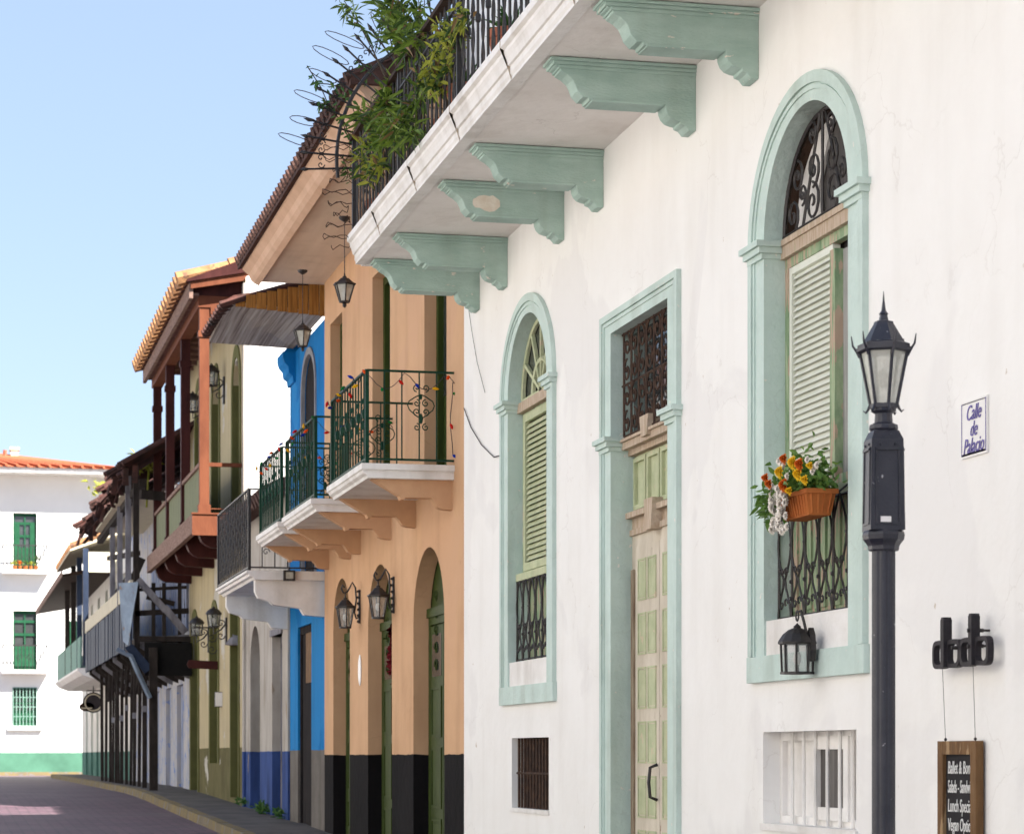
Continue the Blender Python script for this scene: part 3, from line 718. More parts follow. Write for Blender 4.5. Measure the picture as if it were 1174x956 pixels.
# upper doors
for k, (a, b) in enumerate(UP):
    mb = MB(); frame_rect(mb, W + .08, W + .14, a, b, 6.15, 9.1, .09); mb.box(W + .14, W + .16, a, b, 6.15, 9.1)
    for kk in range(2):
        c = a + .1 + kk * (b - a - .1) / 2
        for zz in (6.3, 7.2, 8.1): frame_rect(mb, W + .11, W + .14, c, c + (b - a) / 2 - .12, zz, zz + .8, .04)
    mb.build('upper_door', M['oldgreen'], wh)

# ================================================================ things on and by the white house
# potted plants on the balcony
def pot(root, c, r=.15, h=.26, m='terra_d'):
    mb = MB(); mb.lathe([(r * .62, 0), (r * .9, h * .8), (r, h * .82), (r, h), (r * .86, h), (r * .8, h * .9)], c, 14); mb.build('pot', M[m], root, True)
def oleander(label, base, tips, leaf_m='leaf', L=.15, n=26, group=None, w=.030):
    n = int(n * 1.45)
    t = thing('potted_shrub', label, 'potted plant', base, group)
    pot(t, base)
    st = MB(); fo = MB(); b = Vector(base) + Vector((0, 0, .22))
    for tip in tips:
        tip = Vector(tip[:3]); mid = (b + tip) / 2 + Vector((random.uniform(-.08, .08), random.uniform(-.08, .08), .18))
        pts = [b * (1 - s) ** 2 + mid * 2 * s * (1 - s) + tip * s * s for s in [k / 8 for k in range(9)]]
        st.tube(pts, [.012 - .001 * k for k in range(9)], 5)
        for k in range(n):
            s = 1 - random.random() ** 1.6 * .27
            q = b * (1 - s) ** 2 + mid * 2 * s * (1 - s) + tip * s * s
            q = q + Vector((random.gauss(0, .03), random.gauss(0, .03), random.gauss(0, .03)))
            d = Vector((random.uniform(-1, 1), random.uniform(-1, 1), random.uniform(-.9, .7))) + (tip - b).normalized() * .5
            fo.m = random.choices((0, 1, 2), (62, 33, 5))[0]; fo.leaf(q, d, L * random.choice((.55, .8, 1, 1.2)) * random.uniform(.85, 1.1), w * random.uniform(.7, 1.2))
    st.build('stem', M['stem'], t); fo.build('foliage', [M[leaf_m], M['leaf_s'], M['leaf_dead']], t)
    return t
def tipat(u, v, X): y = fy(u, X); return (X, y, fz(v, X, y))
GR = 'potted plants spilling over the long white balcony'
oleander('oleander with long leaves bulging over the far end of the balcony railing', (3.78, 20.9, 6.13),
    [tipat(u, v, x) for u, v, x in [(430,130,3.46),(448,118,3.44),(462,140,3.42),(440,152,3.44),(425,145,3.5),(455,160,3.42),(470,120,3.45),(412,128,3.55),(478,150,3.43),(446,102,3.5),(462,98,3.6),(435,165,3.45),(484,105,3.45),(452,135,3.40),(440,120,3.40)]], 'leaf', .16, 34, GR)
oleander('yellowing drooping plant poking out low through the far railing bars', (3.72, 21.2, 6.13),
    [tipat(u, v, x) for u, v, x in [(424,200,3.42),(414,185,3.44),(432,190,3.42),(420,165,3.44)]], 'leaf_y', .13, 24, GR)
oleander('tall oleander rising above the handrail with leaf tufts against the sky', (3.80, 19.9, 6.13),
    [tipat(u, v, x) for u, v, x in [(395,2,3.6),(450,8,3.5),(470,20,3.5),(458,30,3.48),(445,22,3.5),(480,8,3.5),(466,45,3.47),(438,4,3.55),(478,36,3.46),(455,-6,3.5)]], 'leaf', .17, 34, GR)
oleander('yellow green bush pressed against the railing in the middle of the balcony', (3.76, 18.4, 6.13),
    [tipat(u, v, x) for u, v, x in [(500,60,3.44),(512,45,3.44),(492,80,3.44),(520,30,3.45),(505,30,3.45),(498,100,3.45),(530,15,3.45),(484,85,3.44),(515,75,3.5)]], 'leaf_y', .10, 36, GR, .03)
t = thing('climbing_vine', 'thin vine with small leaves climbing the iron spike guard', 'vine', (3.75, 21.4, 6.14), None)
st = MB(); fo = MB()
for path in ([(405,170),(395,140),(380,128),(368,100),(352,75)], [(400,160),(385,118),(372,120),(362,118)], [(410,140),(400,110),(392,100),(376,96),(360,95)], [(408,190),(402,205),(392,178)], [(420,90),(425,76),(415,72)], [(430,60),(436,30),(440,10),(428,2)]):
    pp = [Vector((fx(u, YF + .02), YF + .02, fz(v, fx(u, YF), YF))) for u, v in path]
    st.tube(pp, .005, 4)
    for a, b in zip(pp[:-1], pp[1:]):
        for k in range(9):
            q = a.lerp(b, random.random()) + Vector((random.gauss(0, .02), random.gauss(0, .02), random.gauss(0, .02)))
            fo.leaf(q, (random.uniform(-1, 1), random.uniform(-1, 1), random.uniform(-1, .6)), random.uniform(.045, .08), .03)
st.build('stem', M['stem'], t); fo.build('foliage', M['leaf_d'], t)
# two small pots seen between the bars
for yy, lab in ((17.6, 'orange clay pot standing between bars in the middle of the balcony'), (16.2, 'orange clay pot nearest the camera on the balcony')):
    t = thing('flower_pot', lab, 'pot', (3.72, yy, 6.13), GR); pot(t, (3.72, yy, 6.13), .17, .3)
    fo = MB()
    for k in range(60): fo.leaf((3.72, yy, 6.42), (random.uniform(-1, 1), random.uniform(-1, 1), random.uniform(.2, 1.4)), random.uniform(.12, .26), .03)
    fo.build('foliage', M['leaf_d'], t)

# lantern body used by every lantern
def lantern(root, c, r, h, n=6, bulb=True, cap='cone', glass='lglass', taper=.62, ironm='iron', arms=0):
    """c = centre of the lantern's bottom ring; r = top half width; h = body height"""
    fr = MB(); ph = PI / n; rb = r * taper
    c = Vector(c)
    for k in range(n):
        a = 2 * PI * k / n + ph; d = Vector((math.cos(a), math.sin(a), 0))
        fr.beam(c + d * rb, c + d * r + Vector((0, 0, h)), r * .11)
        if arms: 
            q = c + d * r + Vector((0, 0, h))
            fr.tube([q - Vector((0,0,h*.1)), q + d * r * .12, q + d * r * .3 + Vector((0, 0, h * .12)), q + d * r * .36 + Vector((0, 0, h * .3))], [r*.07, r*.06, r*.05, r*.02], 5)
            q = c + d * rb
            fr.tube([q + Vector((0,0,h*.06)), q + d * r * .1 - Vector((0, 0, h * .06)), q + d * r * .2 - Vector((0, 0, h * .12)), q + d * r * .3 - Vector((0, 0, h * .08))], [r*.06, r*.06, r*.05, r*.02], 5)
    fr.lathe([(rb * 1.12, -h * .05), (rb * 1.12, h * .03), (rb * .5, h * .03), (rb*.5, -h*.05)], c, n, ph)
    fr.lathe([(r * 1.04, h * .97), (r * 1.18, h * 1.0), (r * 1.18, h * 1.06), (r * .9, h * 1.06)], c, n, ph)
    f = fr.build('frame', M[ironm], root)
    gl = MB(); gl.lathe([(rb * .93, 0), (r * .95, h)], c, n, ph); gl.build('glass', M[glass], root)
    cp = MB()
    if cap == 'cone': pr = [(r * 1.12, h * 1.06), (r * .9, h * 1.13), (r * .42, h * 1.38), (r * .2, h * 1.42), (r * .24, h * 1.48), (r * .1, h * 1.52), (r * .04, h * 1.75), (.001, h * 1.76)]
    elif cap == 'post': pr = [(r * 1.1, h * 1.06), (r * 1.1, h * 1.12), (r * .88, h * 1.16), (r * .42, h * 1.50), (r * .40, h * 1.54), (r * .2, h * 1.56), (r * .16, h * 1.66), (r*.2, h*1.68), (r * .10, h * 1.74), (r * .05, h * 1.9), (.001, h * 2.1)]
    else: pr = [(r * 1.2, h * 1.06), (r * 1.12, h * 1.14), (r * .9, h * 1.32), (r * .55, h * 1.48), (r * .22, h * 1.55), (r * .24, h * 1.6), (r * .1, h * 1.66), (.001, h * 1.72)]
    cp.lathe(pr, c, n if cap != 'dome' else 12, ph); cp.build('cap', M[ironm], root)
    if bulb:
        b = MB(); b.ball(c + Vector((0, 0, h * .5)), r * .28, 8, 6, 1.5); b.build('bulb', M['bulb'], root, True)
    return f
# street lamp
LX, LY = 3.62, fy(1013, 3.62); gz = zg(LY) + .12
sl = thing('street_lamp', 'dark grey street lamp post with glazed lantern in front of the white wall', 'street lamp', (LX, LY, gz))
mb = MB(); pts = []
n = 32
def flute(r): return [(LX + r * (1 - .085 * (k % 4 < 1)) * math.cos(2*PI*k/n), LY + r * (1 - .085 * (k % 4 < 1)) * math.sin(2*PI*k/n)) for k in range(n)]
mb.prism(flute(.046), 'z', gz + .3, 2.45)
mb.lathe([(.13, 0), (.13, .04), (.11, .06), (.10, .22), (.085, .26), (.07, .30), (.06, .34)], (LX, LY, gz), 16)
mb.build('post', M['lamp'], sl)
mb = MB()
zb = 2.455
mb.lathe([(.055, zb - .05), (.060, zb - .045), (.062, zb - .03), (.068, zb - .02), (.080, zb - .005), (.083, zb + .012), (.081, zb + .022), (.076, zb + .03)], (LX, LY, 0), 8, PI / 8)
mb.lathe([(.098, zb + .03), (.090, zb + .385), (.078, zb + .405), (.070, zb + .42), (.05, zb + .425)], (LX, LY, 0), 4, R(38))
for s_ in range(4):
    a = R(38) + s_ * PI / 2 + PI / 4; d = Vector((math.cos(a), math.sin(a), 0)); sd = Vector((-d.y, d.x, 0)); c = Vector((LX, LY, zb + .2)) + d * .069
    for q in (-1, 1): mb.beam(c + sd * q * .047 - Vector((0, 0, .14)), c + sd * q * .045 + Vector((0, 0, .155)) - d*.004, .008, .008)
    for q in (-1, 1): mb.beam(c - sd * .047 + Vector((0, 0, q * .145)), c + sd * .047 + Vector((0, 0, q * .145)), .008, .008)
    for q in (-1, 1): mb.ball(c + sd * q * .03 + Vector((0, 0, .165)) - d*.004, .006, 6, 4)
mb.build('terminal_box', M['lamp'], sl)
mb = MB(); a = R(38) + PI / 4 + PI; d = Vector((math.cos(a), math.sin(a), 0)); sd = Vector((-d.y, d.x, 0)); c = Vector((LX, LY, zb + .055)) + d * .0715
mb.add([c - sd * .03, c + sd * .012, c + sd * .012 + Vector((0, 0, .026)), c - sd * .03 + Vector((0, 0, .026))], [(0, 1, 2, 3)])
mb.build('sticker', M['tilewhite'], sl)
mb = MB(); mb.lathe([(.05, .42), (.058, .43), (.056, .445), (.036, .455), (.034, .49), (.05, .50), (.048, .515), (.03, .52)], (LX, LY, zb), 12); mb.build('neck', M['lamp'], sl)
lantern(sl, (LX, LY, zb + .522), .094, .215, 6, True, 'post', 'lglass', .55, 'lamp', 1)
# black lantern below the near window
c = (W - .13, fy(914, W - .13), 0); zl = fz(771, W - .13, c[1])
t = thing('wall_lantern', 'small black domed lantern under the flower box, fixed below the near mint window', 'wall lantern', (W - .058, c[1] - .12, zl))
mb = MB(); yb = c[1] - .05
mb.prism([(yb - .03, zl + .06), (yb + .03, zl + .06), (yb + .042, zl + .12), (yb + .03, zl + .20), (yb, zl + .24), (yb - .03, zl + .20), (yb - .042, zl + .12)], 'x', W - .085, W - .055)
mb.tube([(W - .08, yb, zl + .15), (W - .11, yb, zl + .27), (W - .12, yb + .02, zl + .33), (W - .13, c[1], zl + .325)], .008, 6)
mb.build('wall_plate', M['iron'], t)
lantern(t, (c[0], c[1], zl), .088, .155, 8, True, 'dome', 'clear', .93)
mb = MB(); mb.tube([(c[0], c[1] + .02 * math.cos(a), zl + .305 + .028 * math.sin(a)) for a in [2*PI*k/12 for k in range(12)]], .005, 5, True); mb.build('ring', M['iron'], t)
# flower box on the near window grille
xb = W - .12; yb = fy(926, xb); zb_ = fz(594, xb, yb)
t = thing('flower_box', 'terracotta trough of yellow, orange and white flowers hooked on the near window grille', 'flower box', (xb, yb, zb_))
mb = MB()
mb.add([(xb-.06, yb-.19, zb_), (xb+.06, yb-.19, zb_), (xb+.06, yb+.19, zb_), (xb-.06, yb+.19, zb_), (xb-.08, yb-.215, zb_+.12), (xb+.08, yb-.215, zb_+.12), (xb+.08, yb+.215, zb_+.12), (xb-.08, yb+.215, zb_+.12)],
       [(0,3,2,1),(4,5,6,7),(0,1,5,4),(1,2,6,5),(2,3,7,6),(3,0,4,7)])
for k in range(11):
    y = -.18 + k * .036; mb.beam((xb - .063, yb + y, zb_ + .01), (xb - .083, yb + y * 1.12, zb_ + .11), .014, .010)
for k in range(4):
    x = -.045 + k * .03; mb.beam((xb + x, yb - .192, zb_ + .01), (xb + x * 1.3, yb - .214, zb_ + .11), .012, .010)
mb.box(xb - .09, xb + .09, yb - .225, yb + .225, zb_ + .11, zb_ + .135)
mb.build('trough', M['terra'], t)
mb = MB()
for y in (-.18, .18): mb.tube([(xb + .10, yb + y, zb_ + .12), (xb + .19, yb + y, zb_ + .19), (xb + .2, yb + y, zb_ + .15)], .006, 5)
mb.build('hook', M['iron'], t)
fo = MB()
for k in range(900):
    p = Vector((xb + random.gauss(0, .055), yb + random.gauss(.05, .13), zb_ + .14 + abs(random.gauss(0, .075))))
    fo.leaf(p, (random.uniform(-1, .6), random.uniform(-1, 1), random.uniform(-.4, 1)), random.uniform(.04, .075), .028)
for k in range(110):
    p = Vector((xb - .05 + random.gauss(0, .03), yb + .40 + random.gauss(0, .04), zb_ + .13 + random.gauss(0, .05)))
    fo.leaf(p, (random.uniform(-1, .3), random.uniform(-.2, 1), random.uniform(-.6, .6)), random.uniform(.05, .08), .028)
fo.build('foliage', M['leaf_f'], t)
def blossom(mb, p, r):
    p = Vector(p)
    for ring_, rr, zz in ((9, 1, 0), (7, .7, .2), (5, .4, .35)):
        for k in range(ring_):
            a = 2 * PI * k / ring_ + rr * 3; d = Vector((-zz * 1.3, math.cos(a) * rr, math.sin(a) * rr))
            mb.leaf(p, d, r * (.75 + .35 * rr), r * .75, (-1, 0, 0))
wt = MB()
for (u, v, r_, m_, nm) in [(910,529,.036,'fl_y','yellow_flower'),(916,542,.034,'fl_y','yellow_flower'),(895,540,.034,'fl_y','yellow_flower'),(930,533,.02,'fl_y','yellow_flower'),(906,562,.022,'fl_y','yellow_flower'),(924,549,.026,'fl_y','yellow_flower'),
      (918,531,.034,'fl_o','orange_flower'),(900,555,.038,'fl_o','orange_flower'),(900,525,.028,'fl_o','orange_flower'),(879,547,.026,'fl_o','orange_flower'),(883,554,.026,'fl_o','orange_flower')]:
    fm = MB(); yq = fy(u, xb - .16); blossom(fm, (xb - .16, yq, fz(v, xb - .16, yq)), r_ * 1.1); blossom(fm, (xb - .172, yq, fz(v, xb - .16, yq)), r_ * .8); blossom(fm, (xb - .182, yq, fz(v, xb - .16, yq)), r_ * .5); fm.build(nm, M[m_], t)
for k in range(70):
    u = random.uniform(884, 903); v = 556 + 52 * random.random() ** .9; xq = xb - .12 + random.gauss(0, .02); yq = fy(u, xq); blossom(wt, (xq, yq, fz(v, xq, yq)), .024)
for (u, v) in [(896,531),(893,528),(899,533),(934,535),(937,532),(932,539),(903,545),(926,526)]:
    xq = xb - .14; yq = fy(u, xq); blossom(wt, (xq, yq, fz(v, xq, yq)), .022)
wo = wt.build('white_flowers', M['fl_w'], t); wo['kind'] = 'stuff'
# street name tile
ya, yb_ = fy(1104), fy(1134); zc = (2.955 + 3.22) / 2
t = thing('street_sign', 'white glazed street name tile with blue italic lettering on the white wall', 'street sign', (W, (ya + yb_) / 2, zc))
mb = MB(); mb.box(W - .010, W - .001, yb_ , ya, 2.965, 3.225); mb.build('tile', M['tilewhite'], t)
mb = MB(); frame_rect(mb, W - .0125, W - .0105, yb_ + .01, ya - .01, 2.975, 3.215, .004, .009)

mb.build('border', M['signblue'], t)
ym = (ya + yb_) / 2
for txt, dz in (('Calle', .075), ('de', 0), ('Palacio', -.075)):
    text_part('lettering', txt, M['signblue'], t, (W - .0125, ym, zc + dz), .098, (0, -1, 0), (0, 0, 1), .35, .0015, .84)
# black letters sign
t = thing('letter_sign', 'thick black metal letters sticking out of the white wall above the chalkboard', 'sign', (W, 10.78, 2.1))
zb2 = 2.003
for k, yy in enumerate((fy(1085, W - .07), fy(1117, W - .07))):
    mb = MB()
    def loop(yc_, z0, z1, hw, th=.02):
        o = []; i_ = []
        for q in range(25):
            a = 2 * PI * q / 24
            sx_ = math.copysign(abs(math.cos(a)) ** .55, math.cos(a)); sz_ = math.copysign(abs(math.sin(a)) ** .55, math.sin(a))
            o.append((yc_ + hw * sx_, (z0 + z1) / 2 + (z1 - z0) / 2 * sz_)); i_.append((yc_ + (hw - th) * sx_, (z0 + z1) / 2 + ((z1 - z0) / 2 - th) * sz_))
        for q in range(24):
            for xx, fl in ((W - .075, 0), (W - .045, 1)):
                mb.quad((xx,) + o[q], (xx,) + o[q+1], (xx,) + i_[q+1], (xx,) + i_[q])
            mb.quad((W - .075,) + o[q], (W - .045,) + o[q], (W - .045,) + o[q+1], (W - .075,) + o[q+1])
            mb.quad((W - .075,) + i_[q], (W - .075,) + i_[q+1], (W - .045,) + i_[q+1], (W - .045,) + i_[q])
    loop(yy + .080, zb2, zb2 + .132, .078); loop(yy - .080, zb2, zb2 + .132, .078)
    mb.box(W - .092, W - .05, yy - .018, yy + .020, zb2 + .005, zb2 + .225)
    mb.prism([(yy - .018, zb2 + .225), (yy + .020, zb2 + .225), (yy + .014, zb2 + .236), (yy - .012, zb2 + .236)], 'x', W - .09, W - .052)
    mb.build('letter', M['blacksign'], t)
for yy, zz in ((10.42, zb2 + .16), (10.42, zb2 + .09), (10.60, zb2 + .09)):
    mb = MB(); mb.tube([(W - .10, yy + .02, zz), (W - .03, yy, zz)], .010, 6); mb.tube([(W - .03, yy, zz), (W, yy, zz)], .006, 6); mb.build('peg', M['iron'], t)
# chalkboard
ya, yb_ = fy(1077, W - .04), fy(1121, W - .04); zt = 1.668; zbm = .80
t = thing('chalkboard', 'brown framed chalkboard menu hung on two cords on the white wall', 'chalkboard', (W, (ya + yb_) / 2, zbm))
mb = MB(); frame_rect(mb, W - .05, W - .012, yb_, ya, zbm, zt, .062); mb.build('frame', M['frame_wood'], t)
mb = MB(); mb.box(W - .032, W - .015, yb_ + .06, ya - .06, zbm + .06, zt - .06); mb.build('slate', M['board'], t)
for kk, txt in enumerate(['Ballet & Bond', 'Salads - Sandwich', 'Lunch Specials', 'Vegan Options', 'Fresh Fruit Juice', 'Desserts']):
    text_part('chalk_line', txt, M['chalk'], t, (W - .0335, ya - .085, zt - .125 - kk * .088), .085, (0, -1, 0), (0, 0, 1), .12, .001, .50 if len(txt) > 14 else .60, 'LEFT')
mb = MB()
for y, yt in ((ya - .05, ya - .06), (yb_ + .05, yb_ + .03)): mb.tube([(W - .03, y, zt), (W - .05, yt, zb2 + .01)], .0014, 4); mb.ball((W - .03, y, zt + .008), .008, 6, 4)
mb.build('cord', M['wire'], t)
# loose cable across the white wall
mb = MB(); Xc = W - .012
pts = [(536,345),(541,380),(547,415),(556,450)]
mb.tube([(Xc, fy(u, Xc), fz(v, Xc, fy(u, Xc))) for u, v in pts], .0025, 4)
pts = [(532,468),(540,490),(552,510),(566,524),(574,522),(580,505),(579,485),(574,472)]
mb.tube([(Xc, fy(u, Xc), fz(v, Xc, fy(u, Xc))) for u, v in pts], .005, 4)
tag(mb.build('wall_cable', M['wire']), 'black cable sagging across the white wall beside the far mint window', 'cable')
# ================================================================ PEACH HOUSE
ph = thing('townhouse', 'peach townhouse with black base, green doors and three small balconies', 'house', (W, 26, 0))
X = W + .012; Y0, Y1 = YE + .004, fy(371)
ARC = [(fy(508), fy(472.6), 3.62), (fy(448), fy(420.7), 3.66), (fy(400), fy(381), 3.69)]
UPD = [(22.8, 23.9), (25.8, 26.9), (29.0, 29.92)]
holes = []
for a, b, z in ARC:
    r = (b - a) / 2; holes.append(arch((a + b) / 2, r, zg(a) + .1, z - r * .92, r * .92, 24))
for a, b in UPD: holes.append(rect(a, b, 4.27, 6.83))
mb = MB(); facade(mb, X, Y0, Y1, -.2, 7.62, holes, .17); shell(mb, X, Y0, Y1, -.2, 7.62, 7)
mb.build('wall', M['peach'], ph)
# doors
for k, (a, b, z) in enumerate(ARC):
    g0 = zg(a) + .12
    mb = MB(); xd = X + .15
    mb.box(xd + .03, xd + .05, a - .01, b + .01, g0 - .1, z + .02)
    dz = 3.02 if k == 0 else z
    frame_rect(mb, xd, xd + .03, a + .02, b - .02, g0, 3.0, .10)
    mb.beam((xd, a + .01, 3.02), (xd, b - .01, 3.02), .04, .09)
    d = mb.build('door', M['green'], ph)
    for q in range(2):
        ya = a + .14 + q * ((b - a - .26) / 2); yb = ya + (b - a - .26) / 2 - .02
        l = MB(); l.box(xd + .0, xd + .028, ya, yb, g0 + .02, 2.88)
        for (za, zb__) in ((g0 + .1, g0 + .45), (g0 + .55, g0 + 1.15), (g0 + 1.25, g0 + 1.75)):
            frame_rect(l, xd - .012, xd, ya + .07, yb - .07, za, zb__, .03); l.box(xd - .006, xd, ya + .13, yb - .13, za + .05, zb__ - .05)
        leafd = l.build('door_leaf', M['green'], d)
        l = MB(); l.box(xd - .004, xd - .001, ya + .09, yb - .09, g0 + 1.85, 2.8); pn_ = l.build('pane', M['glass'], leafd)
        l = MB()
        for s_ in range(5): l.tube(spiral((xd - .01, (ya + yb) / 2, g0 + 1.95 + s_ * .17), .08, 1.2, 0, (0, 1, 0), (0, 0, 1), 10), .007, 4)
        l.build('door_grille', M['green'], leafd)
    mb = MB(); mb.box(X - .03, X + .16, a + .02, b - .02, g0 - .1, g0 + .02); mb.build('doorstep', M['peach_t'], d)
mb = MB(); mb.prism([(ARC[0][0] + .28, 3.1), (ARC[0][0] + .52, 3.1), (ARC[0][0] + .52, 3.26), (ARC[0][0] + .40, 3.34), (ARC[0][0] + .28, 3.26)], 'x', X + .11, X + .14); mb.build('house_number_plate', M['green'], ph)
for k, (a, b) in enumerate(UPD):
    mb = MB(); xd = X + .15; mb.box(xd + .03, xd + .05, a, b, 4.27, 6.83); frame_rect(mb, xd - .03, xd + .03, a, b, 4.27, 6.83, .09); mb.box(xd - .01, xd + .03, (a + b) / 2 - .03, (a + b) / 2 + .03, 4.3, 6.7)
    d = mb.build('balcony_door', M['green'], ph)
    mb = MB(); mb.box(xd + .02, xd + .028, a + .12, b - .12, 5.1, 6.6); mb.build('pane', M['glass'], d)
# eave
mb = MB()
mb.prism([(X - .83, 7.42), (X - .83, 7.46), (X + .5, 7.6), (X + .5, 7.42)], 'y', Y0 - .02, Y1 + .1); ev = mb.build('soffit', M['cream'], ph)
ev.data.materials.clear(); ev.data.materials.append(mat('cream_soffit', (.66,.55,.44,1), (.58,.47,.37,1), scale=2, rough=.9, dirt=.2, stretch=(3,.3,1)))
mb = MB(); mb.prism([(X - .80, 7.37), (X - .86, 7.40), (X - .90, 7.44), (X - .93, 7.50), (X - 1.0, 7.56), (X - 1.0, 7.60), (X - .8, 7.60)], 'y', Y0 - .03, Y1 + .1); mb.build('cornice', mat('pale_cornice', (.66,.45,.32,1), (.58,.38,.26,1), scale=3, dirt=.2), ph)
mb = MB(); mb.prism([(X - 1.06, 7.56), (X - 1.06, 7.62), (X + 4, 9.9), (X + 8, 8.0), (X + 8, 7.5), (X - 1, 7.58)], 'y', Y0 - .08, Y1 + .12)
roof_tiles(mb, X - 1.09, 7.625, X + 1.2, 8.66, Y0 - .06, Y1 + .14, .2, .06); mb.build('roof', M['tile_b'], ph)
mb = MB(); mb.box(X - .80, X + 2.5, Y0 - .028, Y0 + .02, 7.42, 7.72); mb.build('gable_board', M['peach_t'], ph)
# balconies
def peach_bracket(y):
    mb = MB(); z = 4.14
    mb.prism([(X, z), (X - .76, z), (X - .72, z - .025), (X - .52, z - .14), (X - .50, z - .15), (X - .485, z - .185), (X - .455, z - .185), (X - .445, z - .165), (X - .20, z - .165), (X - .17, z - .20), (X - .14, z - .245), (X - .09, z - .265), (X, z - .27)], 'y', y, y + .12)
    return mb
BAL = [(22.42, 24.55), (25.62, 27.9), (28.25, 30.24)]
def green_rail(a, b, xo, zb_, h, parent, dense=13):
    mb = MB(); Xo = xo + .05
    for z in (zb_ + .04, zb_ + h): 
        mb.beam((Xo, a + .04, z), (Xo, b - .04, z), .03, .018); mb.beam((Xo, a + .04, z), (X, a + .04, z), .03, .018); mb.beam((Xo, b - .04, z), (X, b - .04, z), .03, .018)
    for y in (a + .04, b - .04): mb.beam((Xo, y, zb_), (Xo, y, zb_ + h), .035, .035)
    for k in range(1, dense):
        y = a + .04 + (b - a - .08) * k / dense; mb.tube([(Xo, y, zb_ + .04), (Xo, y, zb_ + h)], .0085, 5)
        if k % 2: 
            for s_, zz in ((1, .58), (-1, .58), (1, .36), (-1, .36)):
                mb.tube(spiral((Xo - .01, y + s_ * .045, zb_ + zz * h / .85), .05, 1.2, -PI / 2 * (1 if zz > .5 else -1), (0, s_, 0), (0, 0, 1), 10), .007, 4)
            mb.ball((Xo, y, zb_ + .47), .028, 5, 4, 2)
    for yy in (a + .04, b - .04):
        for k in range(1, 5):
            x = Xo + (X - Xo) * k / 5.; 
            mb.tube([(x, yy, zb_ + .04), (x, yy, zb_ + h)], .0075, 5)
        xm = Xo + (X - Xo) * .62
        mb.ball((xm, yy, zb_ + .42), .02, 6, 4, 2.5); mb.ball((xm, yy, zb_ + .62), .014, 6, 4, 2)
        for s_ in (-1, 1):
            for zz, q in ((.70, 1), (.56, -1), (.48, 1), (.34, -1)):
                mb.tube(spiral((xm + s_ * .042, yy - .008, zb_ + zz * h / .85), .036, 1.3, -PI / 2 * q, (s_, 0, 0), (0, 0, 1), 12), .0055, 4)
            mb.tube([(xm + s_ * x_, yy, zb_ + z_ * h / .85) for x_, z_ in ((.004, .42), (.05, .45), (.11, .50), (.125, .54), (.11, .58), (.05, .62), (.004, .64))], .0055, 4)
    return mb.build('railing', M['greenrail'], parent)
LAB = ['nearest', 'middle', 'farthest']
for k, (a, b) in enumerate(BAL):
    mb = MB(); xo = 3.75
    mb.prism([(X, 4.14), (xo + .06, 4.14), (xo + .05, 4.165), (xo + .02, 4.185), (xo + .01, 4.21), (xo, 4.22), (xo, 4.275), (X, 4.275)], 'y', a + .03, b - .03)
    mb.prism([(X, 4.215), (xo + .002, 4.215), (xo - .004, 4.22), (xo - .004, 4.27), (X, 4.27)], 'y', a, b)
    s = mb.build('balcony', M['white_trim'], ph)
    for yb in (a + .10, b - .22): peach_bracket(yb).build('bracket', M['peach_t'], s)
    green_rail(a, b, xo, 4.275, .85, s)
    # string of coloured bulbs
    t = thing('string_lights', ['string of coloured bulbs round the nearest green balcony railing, hanging down at the wall', 'string of coloured bulbs on the middle green balcony railing', 'string of coloured bulbs on the farthest green balcony railing'][k], 'string lights', (xo, a, 5.1), 'string lights on the green balcony railings')
    cb = MB(); zt = 5.125; Xo = xo + .03; path = []
    for i in range(25):
        f = i / 24; path.append((Xo - .02, b - (b - a - .04) * f, zt - .10 * abs(math.sin(f * PI * 4))))
    for i in range(1, 17):
        f = i / 16; path.append((Xo + (X - Xo) * f, a + .01, zt - .17 * abs(math.sin(f * PI * 2.2))))
    if k == 0:
        for i in range(1, 9): path.append((X - .03 + .012 * math.sin(i), a - .0, zt - .095 * i))
    cb.tube(path, .004, 4); cb.build('cable', M['wire'], t)
    cols = [srgb(190,25,20), srgb(20,50,150), srgb(215,160,20), srgb(215,75,20), srgb(20,110,50)]
    for i in range(0, len(path), 3):
        p = Vector(path[i]); cname = ['red', 'blue', 'yellow', 'orange', 'green'][(i // 3 + k) % 5]
        if 'b' + cname not in M: M['b' + cname] = mat(cname + '_bulb', cols[(i // 3 + k) % 5], cols[(i // 3 + k) % 5], rough=.25, bump=0)
        bb = MB(); d = Vector((random.uniform(-1, 1), random.uniform(-.6, .6), random.uniform(-.8, .4))).normalized()
        bb.tube([p, p + d * .015, p + d * .03, p + d * .045, p + d * .062], [.007, .014, .016, .012, .002], 6); bb.build('bulb', M['b' + cname], t)
